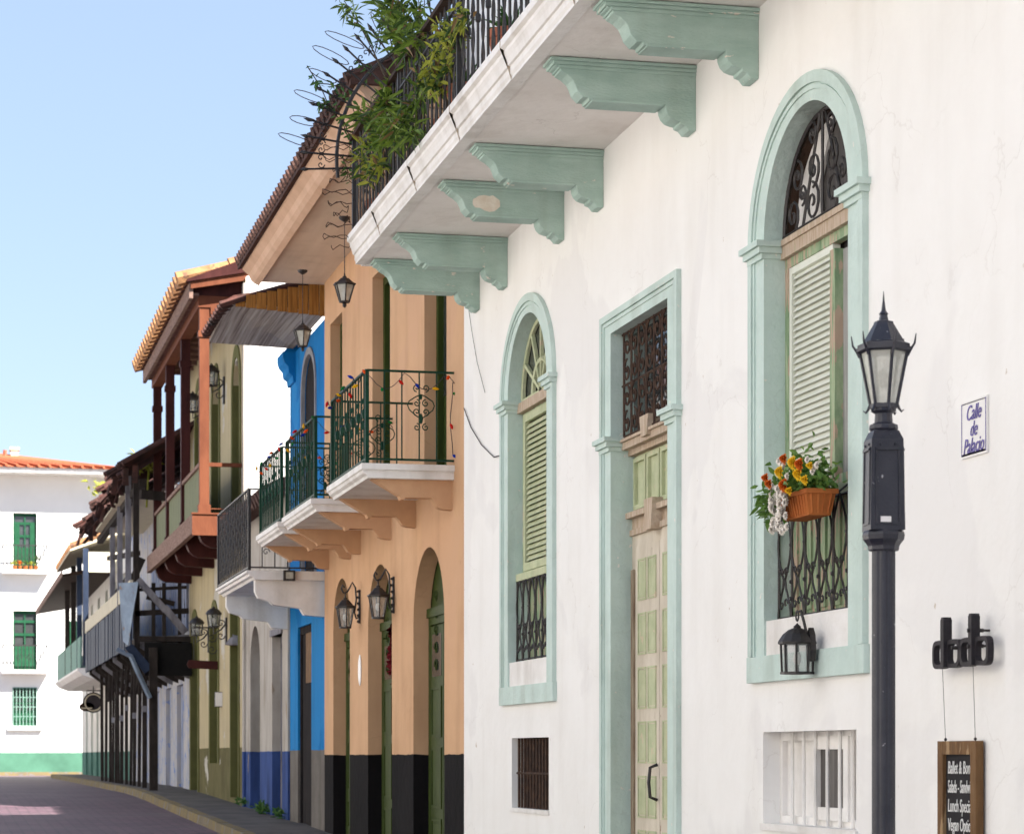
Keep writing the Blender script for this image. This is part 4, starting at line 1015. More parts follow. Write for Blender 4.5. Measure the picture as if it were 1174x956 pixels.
# scroll-arm wall lanterns
def arm_lantern(label, u, vb, vt, uw, group, n=6):
    yw = fy(uw, X); s = .30
    xl = X - .17; yl_ = yw; z0 = fz(vb, xl, yl_); h = (fz(vt, xl, yl_) - z0) / 1.5
    t = thing('wall_lantern', label, 'wall lantern', (X, yw, z0 + .1), group)
    mb = MB(); zc = z0 + h * 1.2
    mb.box(X - .02, X - .001, yw - .03, yw + .03, zc - .22, zc + .16)
    for q in range(6): mb.ball((X - .024, yw, zc - .2 + q * .068), .017, 6, 3)
    mb.tube([(X - .02, yw, zc - .15), (X - .045, yw, zc - .17), (X - .065, yw, zc - .10), (X - .045, yw, zc + .05), (X - .055, yw, zc + .18), (X - .09, yw, zc + .24), (X - .12, yw, zc + .18), (X - .15, yw, zc + .13), (X - .19, yw, zc + .12), (X - .215, yw, zc + .17), (X - .20, yw, zc + .21), (X - .18, yw, zc + .18)], .011, 6)
    mb.tube([(xl, yw, zc + .12), (xl, yw, z0 + h * 1.5)], .008, 5); mb.build('arm', M['iron'], t)
    lantern(t, (xl, yw, z0), .105, h, n, True, 'cone', 'clear')
    return t
G2 = 'scroll arm lanterns on the peach house'
arm_lantern('scroll armed black lantern between the two far arched doors of the peach house', 400, 719, 685, 413, G2)
arm_lantern('scroll armed black lantern between the middle and near arched doors of the peach house', 438, 708, 671, 452, G2)
yy = fy(413, X); zz = fz(768, X, yy)
mb = MB(); mb.lathe([(.001, -.006), (.10, -.005), (.115, .004), (.09, .012), (.001, .014)], (0, 0, 0), 20)
me_v = [(X - .002 - z, yy + y * .8, zz + x * 1.55) for x, y, z in mb.v]; mb.v = me_v
tag(mb.build('wall_plaque', M['tilewhite']), 'white oval plaque on the peach wall between two arched doors', 'plaque')
t0 = MB(); a, b, z = ARC[1]; c = (X + .10, a + .42, fz(745, X + .1, a + .42))
for k in range(260):
    an = random.uniform(0, 2 * PI); rr = .15 + random.gauss(0, .03); p = (c[0] + random.uniform(-.03, .03), c[1] + rr * math.cos(an) * .9, c[2] + rr * 1.5 * math.sin(an))
    t0.leaf(p, (random.uniform(-1, .3), math.cos(an + 1.5), math.sin(an + 1.5)), .07, .04)
tag(t0.build('door_wreath', M['redwreath']), 'dark red wreath hanging on the middle green door of the peach house', 'wreath')
# hanging lanterns under the eaves
def hanging(label, u, vb, vt, vtop, Xh, group):
    y = fy(u, Xh); z0 = fz(vb, Xh, y); h = (fz(vt, Xh, y) - z0) / 1.5; ztp = fz(vtop, Xh, y)
    t = thing('hanging_lantern', label, 'hanging lantern', (Xh, y, ztp), group)
    mb = MB(); mb.lathe([(.06, 0), (.055, -.02), (.02, -.045), (.012, -.05)], (Xh, y, ztp), 10)
    z = ztp - .05; k = 0
    while z > z0 + h * 1.55:
        mb.beam((Xh, y, z), (Xh, y, z - .035), .016 if k % 2 else .008, .006); z -= .03; k += 1
    mb.build('chain', M['iron'], t)
    lantern(t, (Xh, y, z0), .105, h, 6, True, 'cone', 'lglass', .5)
    mb = MB(); mb.ball((Xh, y, z0 - .03), .022, 6, 5, 1.5); mb.build('finial', M['iron'], t)
G3 = 'lanterns hanging from the eaves'
hanging('black lantern hanging on a chain under the peach house eave at the white balcony corner', 395, 346, 317, 249, 3.98, G3)
hanging('black lantern hanging on a chain beside the wooden canopy of the blue house', 347, 397, 371, 310, 4.12, G3)

# ================================================================ BLUE HOUSE
bh = thing('townhouse', 'narrow bright blue house front between the peach and the low peeling houses', 'house', (W, 32, 0))
X = W + .03; Y0 = Y1 + .004; Y1b = fy(330)
dr = rect(fy(357, X), fy(341.5, X), .6, fz(717, X, 32.3)); wa = (fy(362, X), fy(347, X))
zt_, zb2_ = fz(402, X, 31.5), fz(505, X, 31.5)
rw = (wa[1] - wa[0]) / 2
holes = [dr, arch((wa[0] + wa[1]) / 2, rw, 3.9, zt_ - rw * .8, rw * .8, 16)]
mb = MB(); facade(mb, X, Y0, Y1b, -.2, 7.0, holes, .06); shell(mb, X, Y0, Y1b, -.2, 7.0, 6)
mb.build('wall', M['blue'], bh)
mb = MB(); mb.box(X + .05, X + .1, dr[3][0], dr[0][0], .6, dr[1][1]); frame_rect(mb, X + .03, X + .05, dr[3][0], dr[0][0], .6, dr[1][1], .1); d = mb.build('door', M['blackdoor'], bh)
mb = MB(); mb.box(X + .035, X + .049, dr[3][0] + .1, dr[0][0] - .5, dr[1][1] - .75, dr[1][1] - .1); mb.build('fanlight_grille', M['frame_wood'], d)
mb = MB(); ring(mb, arch(sum(wa) / 2, rw + .07, 3.9, zt_ - rw * .8, rw * .8 + .09, 16), arch(sum(wa) / 2, rw - .002, 3.9, zt_ - rw * .8, rw * .8 - .002, 16), X - .02, X + .01, X + .03); win = mb.build('arched_window', mat('grey_arch_trim', (.30,.31,.33,1), (.2,.2,.22,1)), bh)
mb = MB(); mb.box(X + .04, X + .06, wa[0], wa[1], 3.9, zt_ + .1); mb.build('shutter', M['blackdoor'], win)
mb = MB()
mb.prism([(X, 6.60), (X - .03, 6.60), (X - .04, 6.68), (X - .09, 6.72), (X - .10, 6.80), (X - .15, 6.86), (X - .17, 6.93), (X - .17, 7.0), (X, 7.0)], 'y', Y1b - .55, Y1b + .05)
mb.prism([(X, 7.0), (X - .17, 7.0), (X - .12, 7.03), (X - .06, 7.12), (X - .0, 7.15), (X + .05, 7.28), (X + .14, 7.34), (X + .22, 7.28), (X + .3, 7.12), (X + .5, 7.1), (X + .5, 7.0)], 'y', Y1b - .3, Y1b + .05)
mb.build('cornice', M['blue'], bh)
# wooden canopy
ya, yb = fy(262, 3.5), fy(240, 3.5) + .02
mb = MB(); mb.add([(3.50, ya, 7.22), (X, ya - .4, 7.06), (X, yb, 7.08), (3.50, yb, 7.12), (3.50, ya, 7.27), (X, ya - .4, 7.11), (X, yb, 7.13), (3.50, yb, 7.17)],
    [(0,1,2,3),(7,6,5,4),(0,4,5,1),(1,5,6,2),(2,6,7,3),(3,7,4,0)]); can = mb.build('canopy', M['grey_wood'], bh)
mb = MB(); ysg = ya - .05
for k in range(9):
    x0 = 3.58 + k * .125; mb.box(x0, x0 + .118, ysg - .4 * (x0 - 3.5) / 1.13 - .02 - .006 * (k % 3), ysg + .02 - .4 * (x0 - 3.5) / 1.13, 7.20 - (x0 - 3.5) * .14, 7.30 + (x0 - 3.5) * .16)
mb.build('gable_planks', M['gold_wood'], can)
mb = MB(); mb.prism([(3.42, 7.20), (3.42, 7.24), (3.55, 7.32), (X + 2, 7.95), (X + 2, 7.9), (3.55, 7.28)], 'y', ya - .12, yb + .05)
for k in range(20): mb.tube([(3.38 + .03 * (k % 2), ya - .1 + k * .12, 7.2), (4.6, ya - .1 + k * .12, 7.58)], .045, 6)
mb.build('roof', M['rag'], can)
# white balcony with black railing
a, b = Y0 + .02, 33.9; xo = 3.65
mb = MB(); mb.prism([(X, 3.76), (xo + .10, 3.76), (xo + .08, 3.79), (xo + .04, 3.80), (xo + .03, 3.83), (xo, 3.84), (xo, 3.87), (X, 3.87)], 'y', a, b)
s = mb.build('balcony', M['white_trim'], bh)
for yb_ in (a + .1, b - .25):
    mb = MB(); z = 3.76
    mb.prism([(X, z), (xo + .12, z), (xo + .12, z - .14), (xo + .16, z - .22), (xo + .30, z - .26), (xo + .34, z - .30), (X - .3, z - .34), (X - .25, z - .42), (X, z - .44)], 'y', yb_, yb_ + .15); mb.build('bracket', M['white_trim'], s)
mb = MB()
Xo = xo + .04
for z in (3.91, 4.87): mb.beam((Xo, a + .03, z), (Xo, b, z), .03, .018); mb.beam((Xo, a + .03, z), (X, a + .03, z), .03, .018)
for y in (a + .03, b): mb.beam((Xo, y, 3.87), (Xo, y, 4.87), .035, .035)
for k in range(1, 18):
    y = a + .03 + (b - a - .03) * k / 18; mb.tube([(Xo, y, 3.9), (Xo, y, 4.87)], .009, 4)
    for z in ([4.02, 4.2, 4.38, 4.56, 4.74] if k % 2 else [4.11, 4.29, 4.47, 4.65]): mb.tube([(Xo, y + .05 * math.cos(q * PI / 4), z + .075 * math.sin(q * PI / 4)) for q in range(8)], .007, 4, True)
for k in range(1, 6):
    x = Xo + (X - Xo) * k / 6; mb.tube([(x, a + .03, 3.9), (x, a + .03, 4.87)], .008, 4)
    for z in (4.1, 4.4, 4.7): mb.tube(spiral((x + .05, a + .03, z), .05, 1.2, 0, (1, 0, 0), (0, 0, 1), 8), .006, 4)
mb.build('railing', M['iron'], s)
t = thing('floodlight', 'small black floodlight under the farthest green balcony', 'floodlight', (4.2, a + .0, fz(659, 4.2, a))); yy = a - .08; zz = fz(659, 4.2, yy); xx = fx(332, yy)
mb = MB(); frame_rect(mb, xx - .001, xx + .001, 0, 0, 0, 0, 0) if False else None
mb.box(xx - .07, xx + .07, yy - .0, yy + .07, zz - .07, zz + .06); mb.box(xx - .01, xx + .01, yy + .03, yy + .11, zz + .06, zz + .10); mb.build('housing', M['iron'], t)
mb = MB(); mb.box(xx - .045, xx + .045, yy - .006, yy - .001, zz - .045, zz + .035); mb.build('lens', M['lglass'], t)

# ================================================================ LOW PEELING HOUSE
lh = thing('cottage', 'low peeling whitewashed house with a blue painted foot and a tiled roof', 'house', (W, 36, 0))
X = W; Y0 = Y1b + .004; Y1 = fy(282)
oa = (fy(298), fy(287)); od = (fy(323.5), fy(312))
r = (oa[1] - oa[0]) / 2; zz = fz(716, X, 36.9)
holes = [arch(sum(oa) / 2, r, .8, zz - r, r, 18), rect(od[0], od[1], .75, fz(727, X, 34.5))]
mb = MB(); facade(mb, X, Y0, Y1, -.1, 5.2, holes, .2); shell(mb, X, Y0, Y1, -.1, 5.2, 6); mb.build('wall', M['old_white'], lh)
mb = MB(); mb.box(X + .15, X + .2, oa[0], oa[1], .7, zz + .1); mb.box(X + .13, X + .15, sum(oa)/2 - .05, sum(oa)/2 + .05, .7, zz)
mb.build('arched_door', M['blackdoor'], lh)
mb = MB(); mb.box(X + .15, X + .2, od[0], od[1], .7, holes[1][1][1]); frame_rect(mb, X + .12, X + .15, od[0], od[1], .7, holes[1][1][1], .1)
d = mb.build('door', M['old_wood'], lh)
mb = MB(); mb.box(X - .03, X + .12, od[0] - .05, od[1] + .05, holes[1][1][1], holes[1][1][1] + .09); mb.build('lintel', M['old_wood'], d)
mb = MB(); mb.prism([(X - .25, 5.1), (X - .25, 5.16), (X + 3, 6.7), (X + 6, 5.2), (X, 5.15)], 'y', Y0, Y1 - .02)
roof_tiles(mb, X - .3, 5.16, X + 3, 6.73, Y0, Y1, .3, .10, seg=2); mb.build('roof', M['tile_b'], lh)
mb2 = MB(); 
for k in range(160):
    y = random.choice([33.9, 35.6, 35.9, 38.2]) + random.gauss(0, .12); mb2.leaf((W - .06 + random.gauss(0, .04), y, zg(y) + .12 + random.random() * .12), (random.uniform(-1, .2), random.uniform(-1, 1), random.uniform(0, 1)), .12, .035)
tag(mb2.build('weeds', M['leaf_d']), 'weeds growing along the foot of the low peeling house', 'weeds', None, 'stuff')

# ================================================================ YELLOW HOUSE
yh = thing('townhouse', 'yellow and cream house with olive arches and a red timber balcony', 'house', (W, 43, 0))
X = W; Y0 = Y1 + .004; Y1 = fy(217)
LO = [(fy(228.5), fy(218.6), 695, 911, 1), (fy(251.5), fy(240.5), 684, 874.5, 1), (fy(275), fy(264.6), 676, 914, 0)]
holes = []; trims = []
for a, b, vt, vb, ar in LO:
    z1 = fz(vt, X, (a + b) / 2); z0 = max(fz(vb, X, (a + b) / 2), zg(a) + .1)
    r = (b - a) / 2 - .16 * ar
    yc = (a + b) / 2
    h = arch(yc, r, z0, z1 - r - .25, r, 16) if ar else rect(a + .1, b - .1, z0, z1)
    holes.append(h); trims.append((yc, r, z0, z1 - r - .25, ar, a, b, z1))
UPA = [(38.95, 40.3, fz(402, X, 39.6)), (41.95, 43.4, fz(425, X, 42.8)), (44.9, 46.3, fz(440, X, 45.6))]
for a, b, z1 in UPA:
    r = (b - a) / 2 - .2; yc = (a + b) / 2; holes.append(arch(yc, r, 5.36, z1 - r * .9 - .15, r * .9, 16)); trims.append((yc, r, 5.36, z1 - r * .9 - .15, 1, a, b, z1))
mb = MB(); facade(mb, X, Y0, Y1, 0, 9.0, holes, .16); mb.build('wall', M['yellow'], yh)
mb = MB(); shell(mb, X, Y0, Y1, 0, 9.0, 7.5); mb.prism([(X + .001, 9.0), (X + 3.7, 10.6), (X + 7.4, 9.0)], 'y', Y0 + .01, Y0 + .3); mb.build('gable_wall', M['gable'], yh)
for k, (yc, r, z0, zs, ar, a, b, z1) in enumerate(trims):
    mb = MB()
    if ar: ring(mb, arch(yc, r + .17, z0, zs, r + .20, 16), arch(yc, r - .003, z0, zs, r - .003, 16), X - .02, X + .01, X + .12)
    else: ring(mb, rect(a, b, z0, z1), rect(a + .102, b - .102, z0, z1 - .002), X - .02, X + .01, X + .12)
    s = mb.build('arched_door' if k != 1 else 'arched_window', M['olive_t'], yh)
    mb = MB(); mb.box(X + .11, X + .15, yc - r - .1, yc + r + .1, z0 - .05, z1 + .1); mb.box(X + .09, X + .11, yc - .03, yc + .03, z0, z1 - .3); mb.build('shutter', M['olive'], s)
mb = MB(); mb.box(X - .04, X + .05, Y0 - .02, Y0 + .16, .6, 8.9); mb.build('corner_strip', M['old_white'], yh)
# balcony
a, b = 38.72, 47.5; xo = 3.82
mb = MB(); mb.box(xo + .05, X + .1, a + .1, b, 5.22, 5.34); bal = mb.build('balcony', M['maroon'], yh)
mb = MB(); mb.box(xo - .01, xo + .07, a + .02, b, 5.06, 5.36); mb.build('side_board', M['pinkwood'], bal)
mb = MB(); mb.box(xo - .02, X + .02, a - .04, a + .02, 5.02, 5.34); mb.box(xo - .03, X + .02, a - .06, a + .03, 5.345, 5.37); mb.build('end_beam', M['redwood'], bal)
for k in range(5):
    y = a + .25 + k * 1.98; mb = MB()
    mb.prism([(X + .05, 5.21), (xo + .12, 5.21), (xo + .12, 5.05), (xo + .16, 4.95), (xo + .22, 4.90), (xo + .30, 4.86), (X + .05, 4.84)], 'y', y, y + .22); mb.build('joist', M['maroon'], bal)
PY = [38.72, 41.75, 44.6, 47.25]
for k, y in enumerate(PY):
    mb = MB(); mb.box(3.92, 4.07, y, y + .15, 5.36, 8.58); mb.box(3.90, 4.09, y - .02, y + .17, 8.10, 8.2); mb.box(3.90, 4.09, y - .02, y + .17, 5.36, 5.5); mb.build('post', M['redwood'] if k == 0 else M['maroon'], bal)
for y0_, y1_ in zip(PY[:-1], PY[1:]):
    mb = MB(); n = 6
    for k in range(n):
        c0 = y0_ + .17 + (y1_ - y0_ - .2) * k / n; mb.box(3.97, 4.0, c0 + .012, c0 + (y1_ - y0_ - .2) / n - .012, 5.42, 6.12)
    s = mb.build('railing_panel', M['greypanel'], bal)
    mb = MB(); mb.box(3.93, 4.04, y0_ + .15, y1_, 6.12, 6.18); mb.box(3.95, 4.02, y0_ + .15, y1_, 5.38, 5.44); mb.build('handrail', M['pinkwood'], s)
mb = MB(); mb.beam((4.07, a + .07, 6.13), (X, a + .07, 6.13), .05, .06); mb.build('end_rail', M['redwood'], bal); mb = MB(); mb.tube([(4.07, a + .07, 5.44), (X, a + .07, 5.44)], .01, 4); mb.build('end_rail', M['redwood'], bal)
# porch roof
mb = MB(); mb.box(3.90, 4.089, a - .021, b, 8.56, 8.74); mb.box(4.09, X + .05, a - .02, a + .13, 8.46, 8.74)
mb.prism([(4.0, 8.459), (4.25, 8.459), (4.12, 8.36), (4.10, 8.28), (4.0, 8.28)], 'y', a + .012, a + .11)
rf = mb.build('roof_beam', M['redwood'], yh)
mb = MB(); mb.box(3.74, 3.80, a - .2, b + .05, 8.66, 8.90); mb.box(3.80, 3.90, a - .1, b, 8.72, 8.76); mb.build('eave_board', M['pinkwood'], rf)
mb = MB(); mb.prism([(3.81, 8.745), (X, 8.745), (X, 9.02), (3.81, 8.86)], 'y', a - .012, a + .05); mb.build('end_panel', M['maroon'], rf)
mb = MB(); mb.prism([(3.76, 8.80), (X + .1, 8.98), (X + .1, 9.14), (3.76, 8.90)], 'y', a - .24, a - .18); mb.build('end_board', M['redwood'], rf)
mb = MB(); mb.prism([(3.70, 8.90), (3.70, 8.94), (X + 3.7, 10.75), (X + 8, 9.0), (X + 7, 8.9), (X + 3.7, 10.6), (X + .1, 9.1)], 'y', a - .28, b + .1)
mb.build('roof', M['maroon'], yh)
mb = MB(); roof_tiles(mb, 3.56, 8.95, X + 1.4, 9.70, a - .26, b + .1, .42, .12, seg=3); mb.build('tiles', M['tile_o'], yh)
mb = MB()
for k in range(14): mb.box(3.95, X, a + .4 + k * .62, a + .5 + k * .62, 8.80, 8.86)
mb.box(3.9, X, a, b, 8.862, 8.88); mb.build('ceiling', M['pinkwood'], yh)
t = thing('dummy', '', '') if False else None
# far-side lanterns on the yellow house
def small_lantern(label, u, vb, vt, X_, group, armdx=.25):
    armdx = .22
    xl = X_ - armdx; y = fy(u, xl); z0 = fz(vb, xl, y); h = (fz(vt, xl, y) - z0) / 1.6
    t = thing('wall_lantern', label, 'wall lantern', (X_, y, z0), group)
    mb = MB(); mb.box(X_ - .03, X_ - .001, y - .05, y + .05, z0 - .3, z0 + .15)
    mb.tube([(X_ - .02, y, z0 + .05), (X_ - .1, y, z0 - .05), (xl, y, z0 - .12), (xl, y, z0)], .014, 5)
    for q in (-1, 1): mb.tube(spiral((X_ - .1, y, z0 - .05 + q * .1), .07, 1.2, 0, (1, 0, 0), (0, 0, q), 10), .009, 4)
    mb.build('arm', M['iron'], t)
    lantern(t, (xl, y, z0), .115, h, 8, True, 'dome', 'clear', .8)
G4 = 'lanterns on the yellow house'
small_lantern('black lantern over the right low olive arch of the yellow house', 245, 718, 696, X, G4, .38)
small_lantern('black lantern over the left low olive arch, farthest down the yellow house', 225.5, 728, 707, X, G4, .38)
small_lantern('upper lantern on the yellow house just right of the bright red post', 242.5, 442, 418, X, G4, .30)
small_lantern('upper lantern on the yellow house seen left of the bright red post', 221, 472, 450, X, G4, .30)
# hanging wooden sign and box sign, street plate light
yy = 42.2; xx0, xx1 = fx(214, yy), fx(256, yy); z = fz(761, 4, yy)
t = thing('hanging_sign', 'thin red brown wooden sign board hanging from a scroll bracket on the yellow house', 'sign', (W, yy, z))
mb = MB(); mb.prism([(xx0 + .04, z - .07), (xx1 - .04, z - .09), (xx1, z - .03), (xx1 - .04, z + .05), (xx0 + .04, z + .07), (xx0, z)], 'y', yy - .02, yy + .02); mb.build('board', M['maroon'], t)
mb = MB(); mb.tube([(W, yy, z + .62), (xx0 + .1, yy, z + .62)], .012, 4); 
for x_ in (xx0 + .12, xx1 - .08): mb.tube([(x_, yy, z + .05), (x_, yy, z + .62)], .006, 4)
for q in (.15, .35): mb.tube(spiral((W - .12, yy, z + .6 - q), .09, 1.3, 0, (1, 0, 0), (0, 0, -1), 10), .008, 4)
mb.build('bracket', M['iron'], t)
yy = 41.7; t = thing('box_sign', 'small white and black box sign on the yellow house wall', 'sign', (W, yy, fz(801, 4.4, yy))); z = fz(801, 4.4, yy); x0, x1 = fx(247, yy), fx(259, yy)
mb = MB(); mb.box(x0, x1 + .05, yy, yy + .14, z - .13, z + .12); mb.build('box', M['blacksign'], t)
mb = MB(); mb.box(x0 + .0, x0 + (x1 - x0) * .68, yy - .012, yy - .001, z - .12, z + .11); mb.build('white_face', M['tilewhite'], t)  # white panel over the left part of the black box
yy = 40.2; z = fz(737, 4.3, yy); xx = fx(271, yy)
mb = MB(); mb.lathe([(.16, -.03), (.17, .0), (.12, .08), (.05, .12), (.001, .13)], (xx, yy, z), 12); mb.tube([(xx, yy, z + .1), (W, yy, z + .14)], .012, 5)
tag(mb.build('shade_lamp', M['old_wood']), 'grey domed lamp shade over the olive doorway of the yellow house', 'lamp')
# ================================================================ DERELICT TIMBER HOUSE
dh = thing('derelict_house', 'derelict dark timber house with collapsing balcony, ragged roof and thin props', 'house', (W, 54, .86))
X = W; Y0, Y1 = Y1 + .01, 62.0
holes = [rect(48.6, 49.9, .9, 3.0), rect(51.2, 52.4, .9, 3.0), rect(54, 55.2, .9, 3.0), rect(57, 58.2, .9, 3.0), rect(49, 50.2, 4.0, 6.2), rect(52.5, 53.7, 4.0, 6.2)]
mb = MB(); facade(mb, X, Y0, Y1, .5, 7.0, holes, .2); shell(mb, X, Y0, Y1, .5, 7.0, 6); mb.quad((X + 3, Y0, 7.0), (X + 3, Y0, 9.5), (X + 3, Y1, 9.5), (X + 3, Y1, 7.0)); mb.build('wall', M['graf'], dh)  # the upright quad behind the roof is unseen, added to shade the street
for h in holes:
    mb = MB(); a, b = h[3][0], h[0][0]
    mb.box(X + .1, X + .18, a, b, h[0][1], h[1][1])
    for k in range(6): mb.box(X + .07 + .01 * (k % 2), X + .1, a + k * (b - a) / 6 + .01, a + (k + 1) * (b - a) / 6 - .01, h[0][1], h[1][1] - .02)
    mb.build('plank_door', M['bluewood'], dh)
# upper planks
mb = MB()
for k in range(26):
    y = Y0 + .1 + k * .30; mb.box(X - .05 - .01 * (k % 3), X - .01, y, y + .22, 4.0, 5.9 + random.uniform(-.2, .1))
mb.build('upper_planks', M['bluewood'], dh)
xo = 3.62
mb = MB(); mb.box(xo, X, Y0 - .5, 64.5, 3.74, 3.84); bal = mb.build('balcony', M['dark_wood'], dh)
for k in range(14):
    y = Y0 - .3 + k * 1.25; mb = MB(); mb.prism([(X, 3.74), (xo + .03, 3.74), (xo + .03, 3.64), (xo + .35, 3.40), (X - .1, 3.08), (X, 3.04)], 'y', y, y + .09); mb.build('joist', M['dark_wood'] if k % 3 else M['old_wood'], bal)
mb = MB(); mb.quad((xo + .35, Y0 - .2, 3.42), (X, Y0 - .2, 3.42), (X, 64, 3.42), (xo + .35, 64, 3.42)); mb.box(xo + .1, X, Y0 - .5, Y0 - .45, 3.1, 3.72); mb.build('void_shade', M['dark'], bal)  # near-black sheet and end panel, painted shade of the void below the balcony
mb = MB(); y = Y0 + 1.4; k = 0
while y < 64.3:
    w_ = random.uniform(.3, .42); mb.box(xo - .02 + random.uniform(-.01, .01), xo + .01, y, y + w_ - .02, 3.72, 4.72 + random.uniform(-.04, .04)); y += w_; k += 1
mb.build('sheet_panel', M['sheet_d'], bal)
mb = MB(); mb.box(xo - .03, xo + .06, Y0 + 1.4, 64.3, 4.72, 5.02); mb.build('cream_rail_board', M['cream'], bal)
# bent bright sheet at the near corner
ys_ = 46.9
def q3(u, v, y): return (fx(u, y), y, fz(v, fx(u, y), y))
mb = MB(); P = [q3(136, 668, ys_ + .3), q3(158.5, 667, ys_ - .1), q3(153, 700, ys_ - .15), q3(147, 740, ys_ + .1), q3(141, 735, ys_ + .3)]
mb.add(P + [(p[0] + .01, p[1] + .03, p[2]) for p in P], [(0,1,2,3,4), (9,8,7,6,5), (0,5,6,1), (1,6,7,2), (2,7,8,3), (3,8,9,4), (4,9,5,0)]); mb.build('bent_sheet', M['sheet'], bal)
mb = MB(); P = [q3(143, 742, ys_), q3(152, 738, ys_), q3(175, 765, ys_ - .1), q3(166, 772, ys_ - .1)]
mb.add(P + [(p[0], p[1] + .05, p[2]) for p in P], [(0,1,2,3), (7,6,5,4), (0,4,5,1), (1,5,6,2), (2,6,7,3), (3,7,4,0)]); mb.build('fallen_sheet', M['sheet_d'], bal)
mb = MB(); pp = [q3(134, 744, ys_ - .1), q3(150, 752, ys_ - .15), q3(158, 770, ys_ - .2), q3(172, 800, ys_ - .2)]; mb.tube(pp, .05, 6); mb.build('drain_pipe', M['sheet'], bal)
# near end framing
def stick(u0, v0, u1, v1, w_=.09, m='dark_wood', dy=0, nm='broken_rail'):
    mb = MB(); mb.beam(q3(u0, v0, Y0 - .3 + dy), q3(u1, v1, Y0 - .3 + dy), w_, w_); mb.build(nm, M[m], bal)
stick(158, 676, 214, 673, .06); stick(155, 703, 216, 700, .10, 'dark_wood'); stick(160, 734, 217, 731, .12, 'old_wood'); stick(160, 768, 217, 766, .10, 'dark_wood')
stick(158, 664, 190, 700, .12, 'old_wood', -.1); stick(188, 696, 213, 725, .13, 'old_wood', -.1); stick(168, 684, 200, 692, .09, 'dark_wood', -.05)
for u in (157, 176, 188, 206): stick(u, 650 if u == 157 else 668, u, 772, .10 if u == 157 else .07, 'dark_wood')
stick(188, 734, 188, 766, .09, 'dark_wood', -.08)
# upper posts and roof
for u, y, m in ((156, 47.2, 'dark_wood'), (147, 49.4, 'old_wood'), (137.5, 52.2, 'old_wood'), (129, 55.6, 'old_wood')):
    mb = MB(); x = fx(u, y); mb.beam((x, y, 4.7 if m == 'old_wood' else 3.8), (x, y, 7.1), .11, .11); mb.build('post', M[m], bal)
mb = MB(); mb.beam(q3(142, 688, 50), q3(163, 640, 50), .14); mb.beam(q3(125, 640, 58), q3(158, 634, 48), .1); mb.beam(q3(120, 700, 58), q3(150, 660, 54), .12); mb.beam((3.65, 47, 6.5), (X, 47.2, 6.45), .16); mb.beam((3.7, 47, 6.72), (3.7, 60, 6.72), .14)
mb.build('cross_brace', M['dark_wood'], bal)
mb = MB(); random.seed(11)
for k in range(24):
    y = Y0 - 1.0 + k * .62; lo = 3.30 + random.uniform(-.14, .16); z0 = 6.98 + random.uniform(-.07, .06)
    c = [(lo, y, z0), (lo + random.uniform(-.05, .2), y + .66, z0 + random.uniform(-.06, .08)), (X + 3, y + .66, 9.55), (X + 3, y, 9.52)]  # slope steepened, its unseen back edge raised to keep sun off the street
    mb.add(c + [(p[0], p[1], p[2] + .03) for p in c], [(0,1,2,3), (7,6,5,4), (0,4,5,1), (1,5,6,2), (2,6,7,3), (3,7,4,0)])
    for s_ in range(3): mb.tube([(lo + random.uniform(-.1, .06), y + .1 + s_ * .2, z0 + .04), (X + 2, y + .1 + s_ * .2, 8.95)], .05, 5)
for k in range(30):
    y = Y0 - .8 + k * .5; x = 3.32 + random.uniform(-.05, .3); mb.beam((x, y, 7.0), (x + random.uniform(-.25, .1), y + random.uniform(-.3, .3), 6.85 - random.random() * .18), .10, .02)
mb.build('ragged_roof', M['rag'], dh)
mb = MB(); mb.box(3.5, X, 50, 58.5, 6.78, 6.82); mb.build('roof_ceiling', M['cream'], dh)
# slender props on the kerb side
for k, (u, w_) in enumerate([(176, .15), (165.7, .13), (159.5, .10), (154, .10), (150, .09), (145, .10), (139.5, .11), (136, .08), (133, .10), (129.5, .08), (126.5, .10), (121.5, .1), (117.3, .11)]):
    x = 3.88; y = fy(u, x); w_ *= .66 if k else 1; mb = MB(); mb.beam((x, y, zg(y) + .12), (x + random.uniform(-.03, .03), y, 3.66 if k else 3.62), w_, w_); pr = mb.build('prop', M['dark_wood'], dh)
    if k in (1, 3, 5, 6, 9):
        mb = MB(); zq = zg(y) + 1.5 + .1 * (k % 3); mb.box(x - w_ * .6, x + w_ * .6, y - w_ * .6, y + w_ * .6, zq, zq + .12); mb.build('tape', M['old_wood'], pr)
for k in range(8):
    mb = MB(); mb.beam((3.88, 48.5 + k * 1.5, 3.6), (3.88, 49.2 + k * 1.5, 2.9), .06, .06); mb.build('strut', M['dark_wood'], dh)
random.seed(5)
for (u, v, y, lab) in ((123, 560, 58, 'yellow green weeds sprouting on the edge of the ragged roof'), (168, 530, 50, 'green weed tuft behind the ragged roof beside the red posts')):
    mb = MB(); x = fx(u, y); z = fz(v, x, y)
    for k in range(90): mb.leaf((x + random.gauss(0, .18), y + random.gauss(0, .2), z + random.gauss(0, .12)), (random.uniform(-1, 1), random.uniform(-1, 1), random.uniform(-.2, 1)), .2, .06)
    mb.tube([(x, y, z - .9), (x + .05, y, z)], .02, 4)
    tag(mb.build('roof_weed', M['leaf_y']), lab, 'plant')
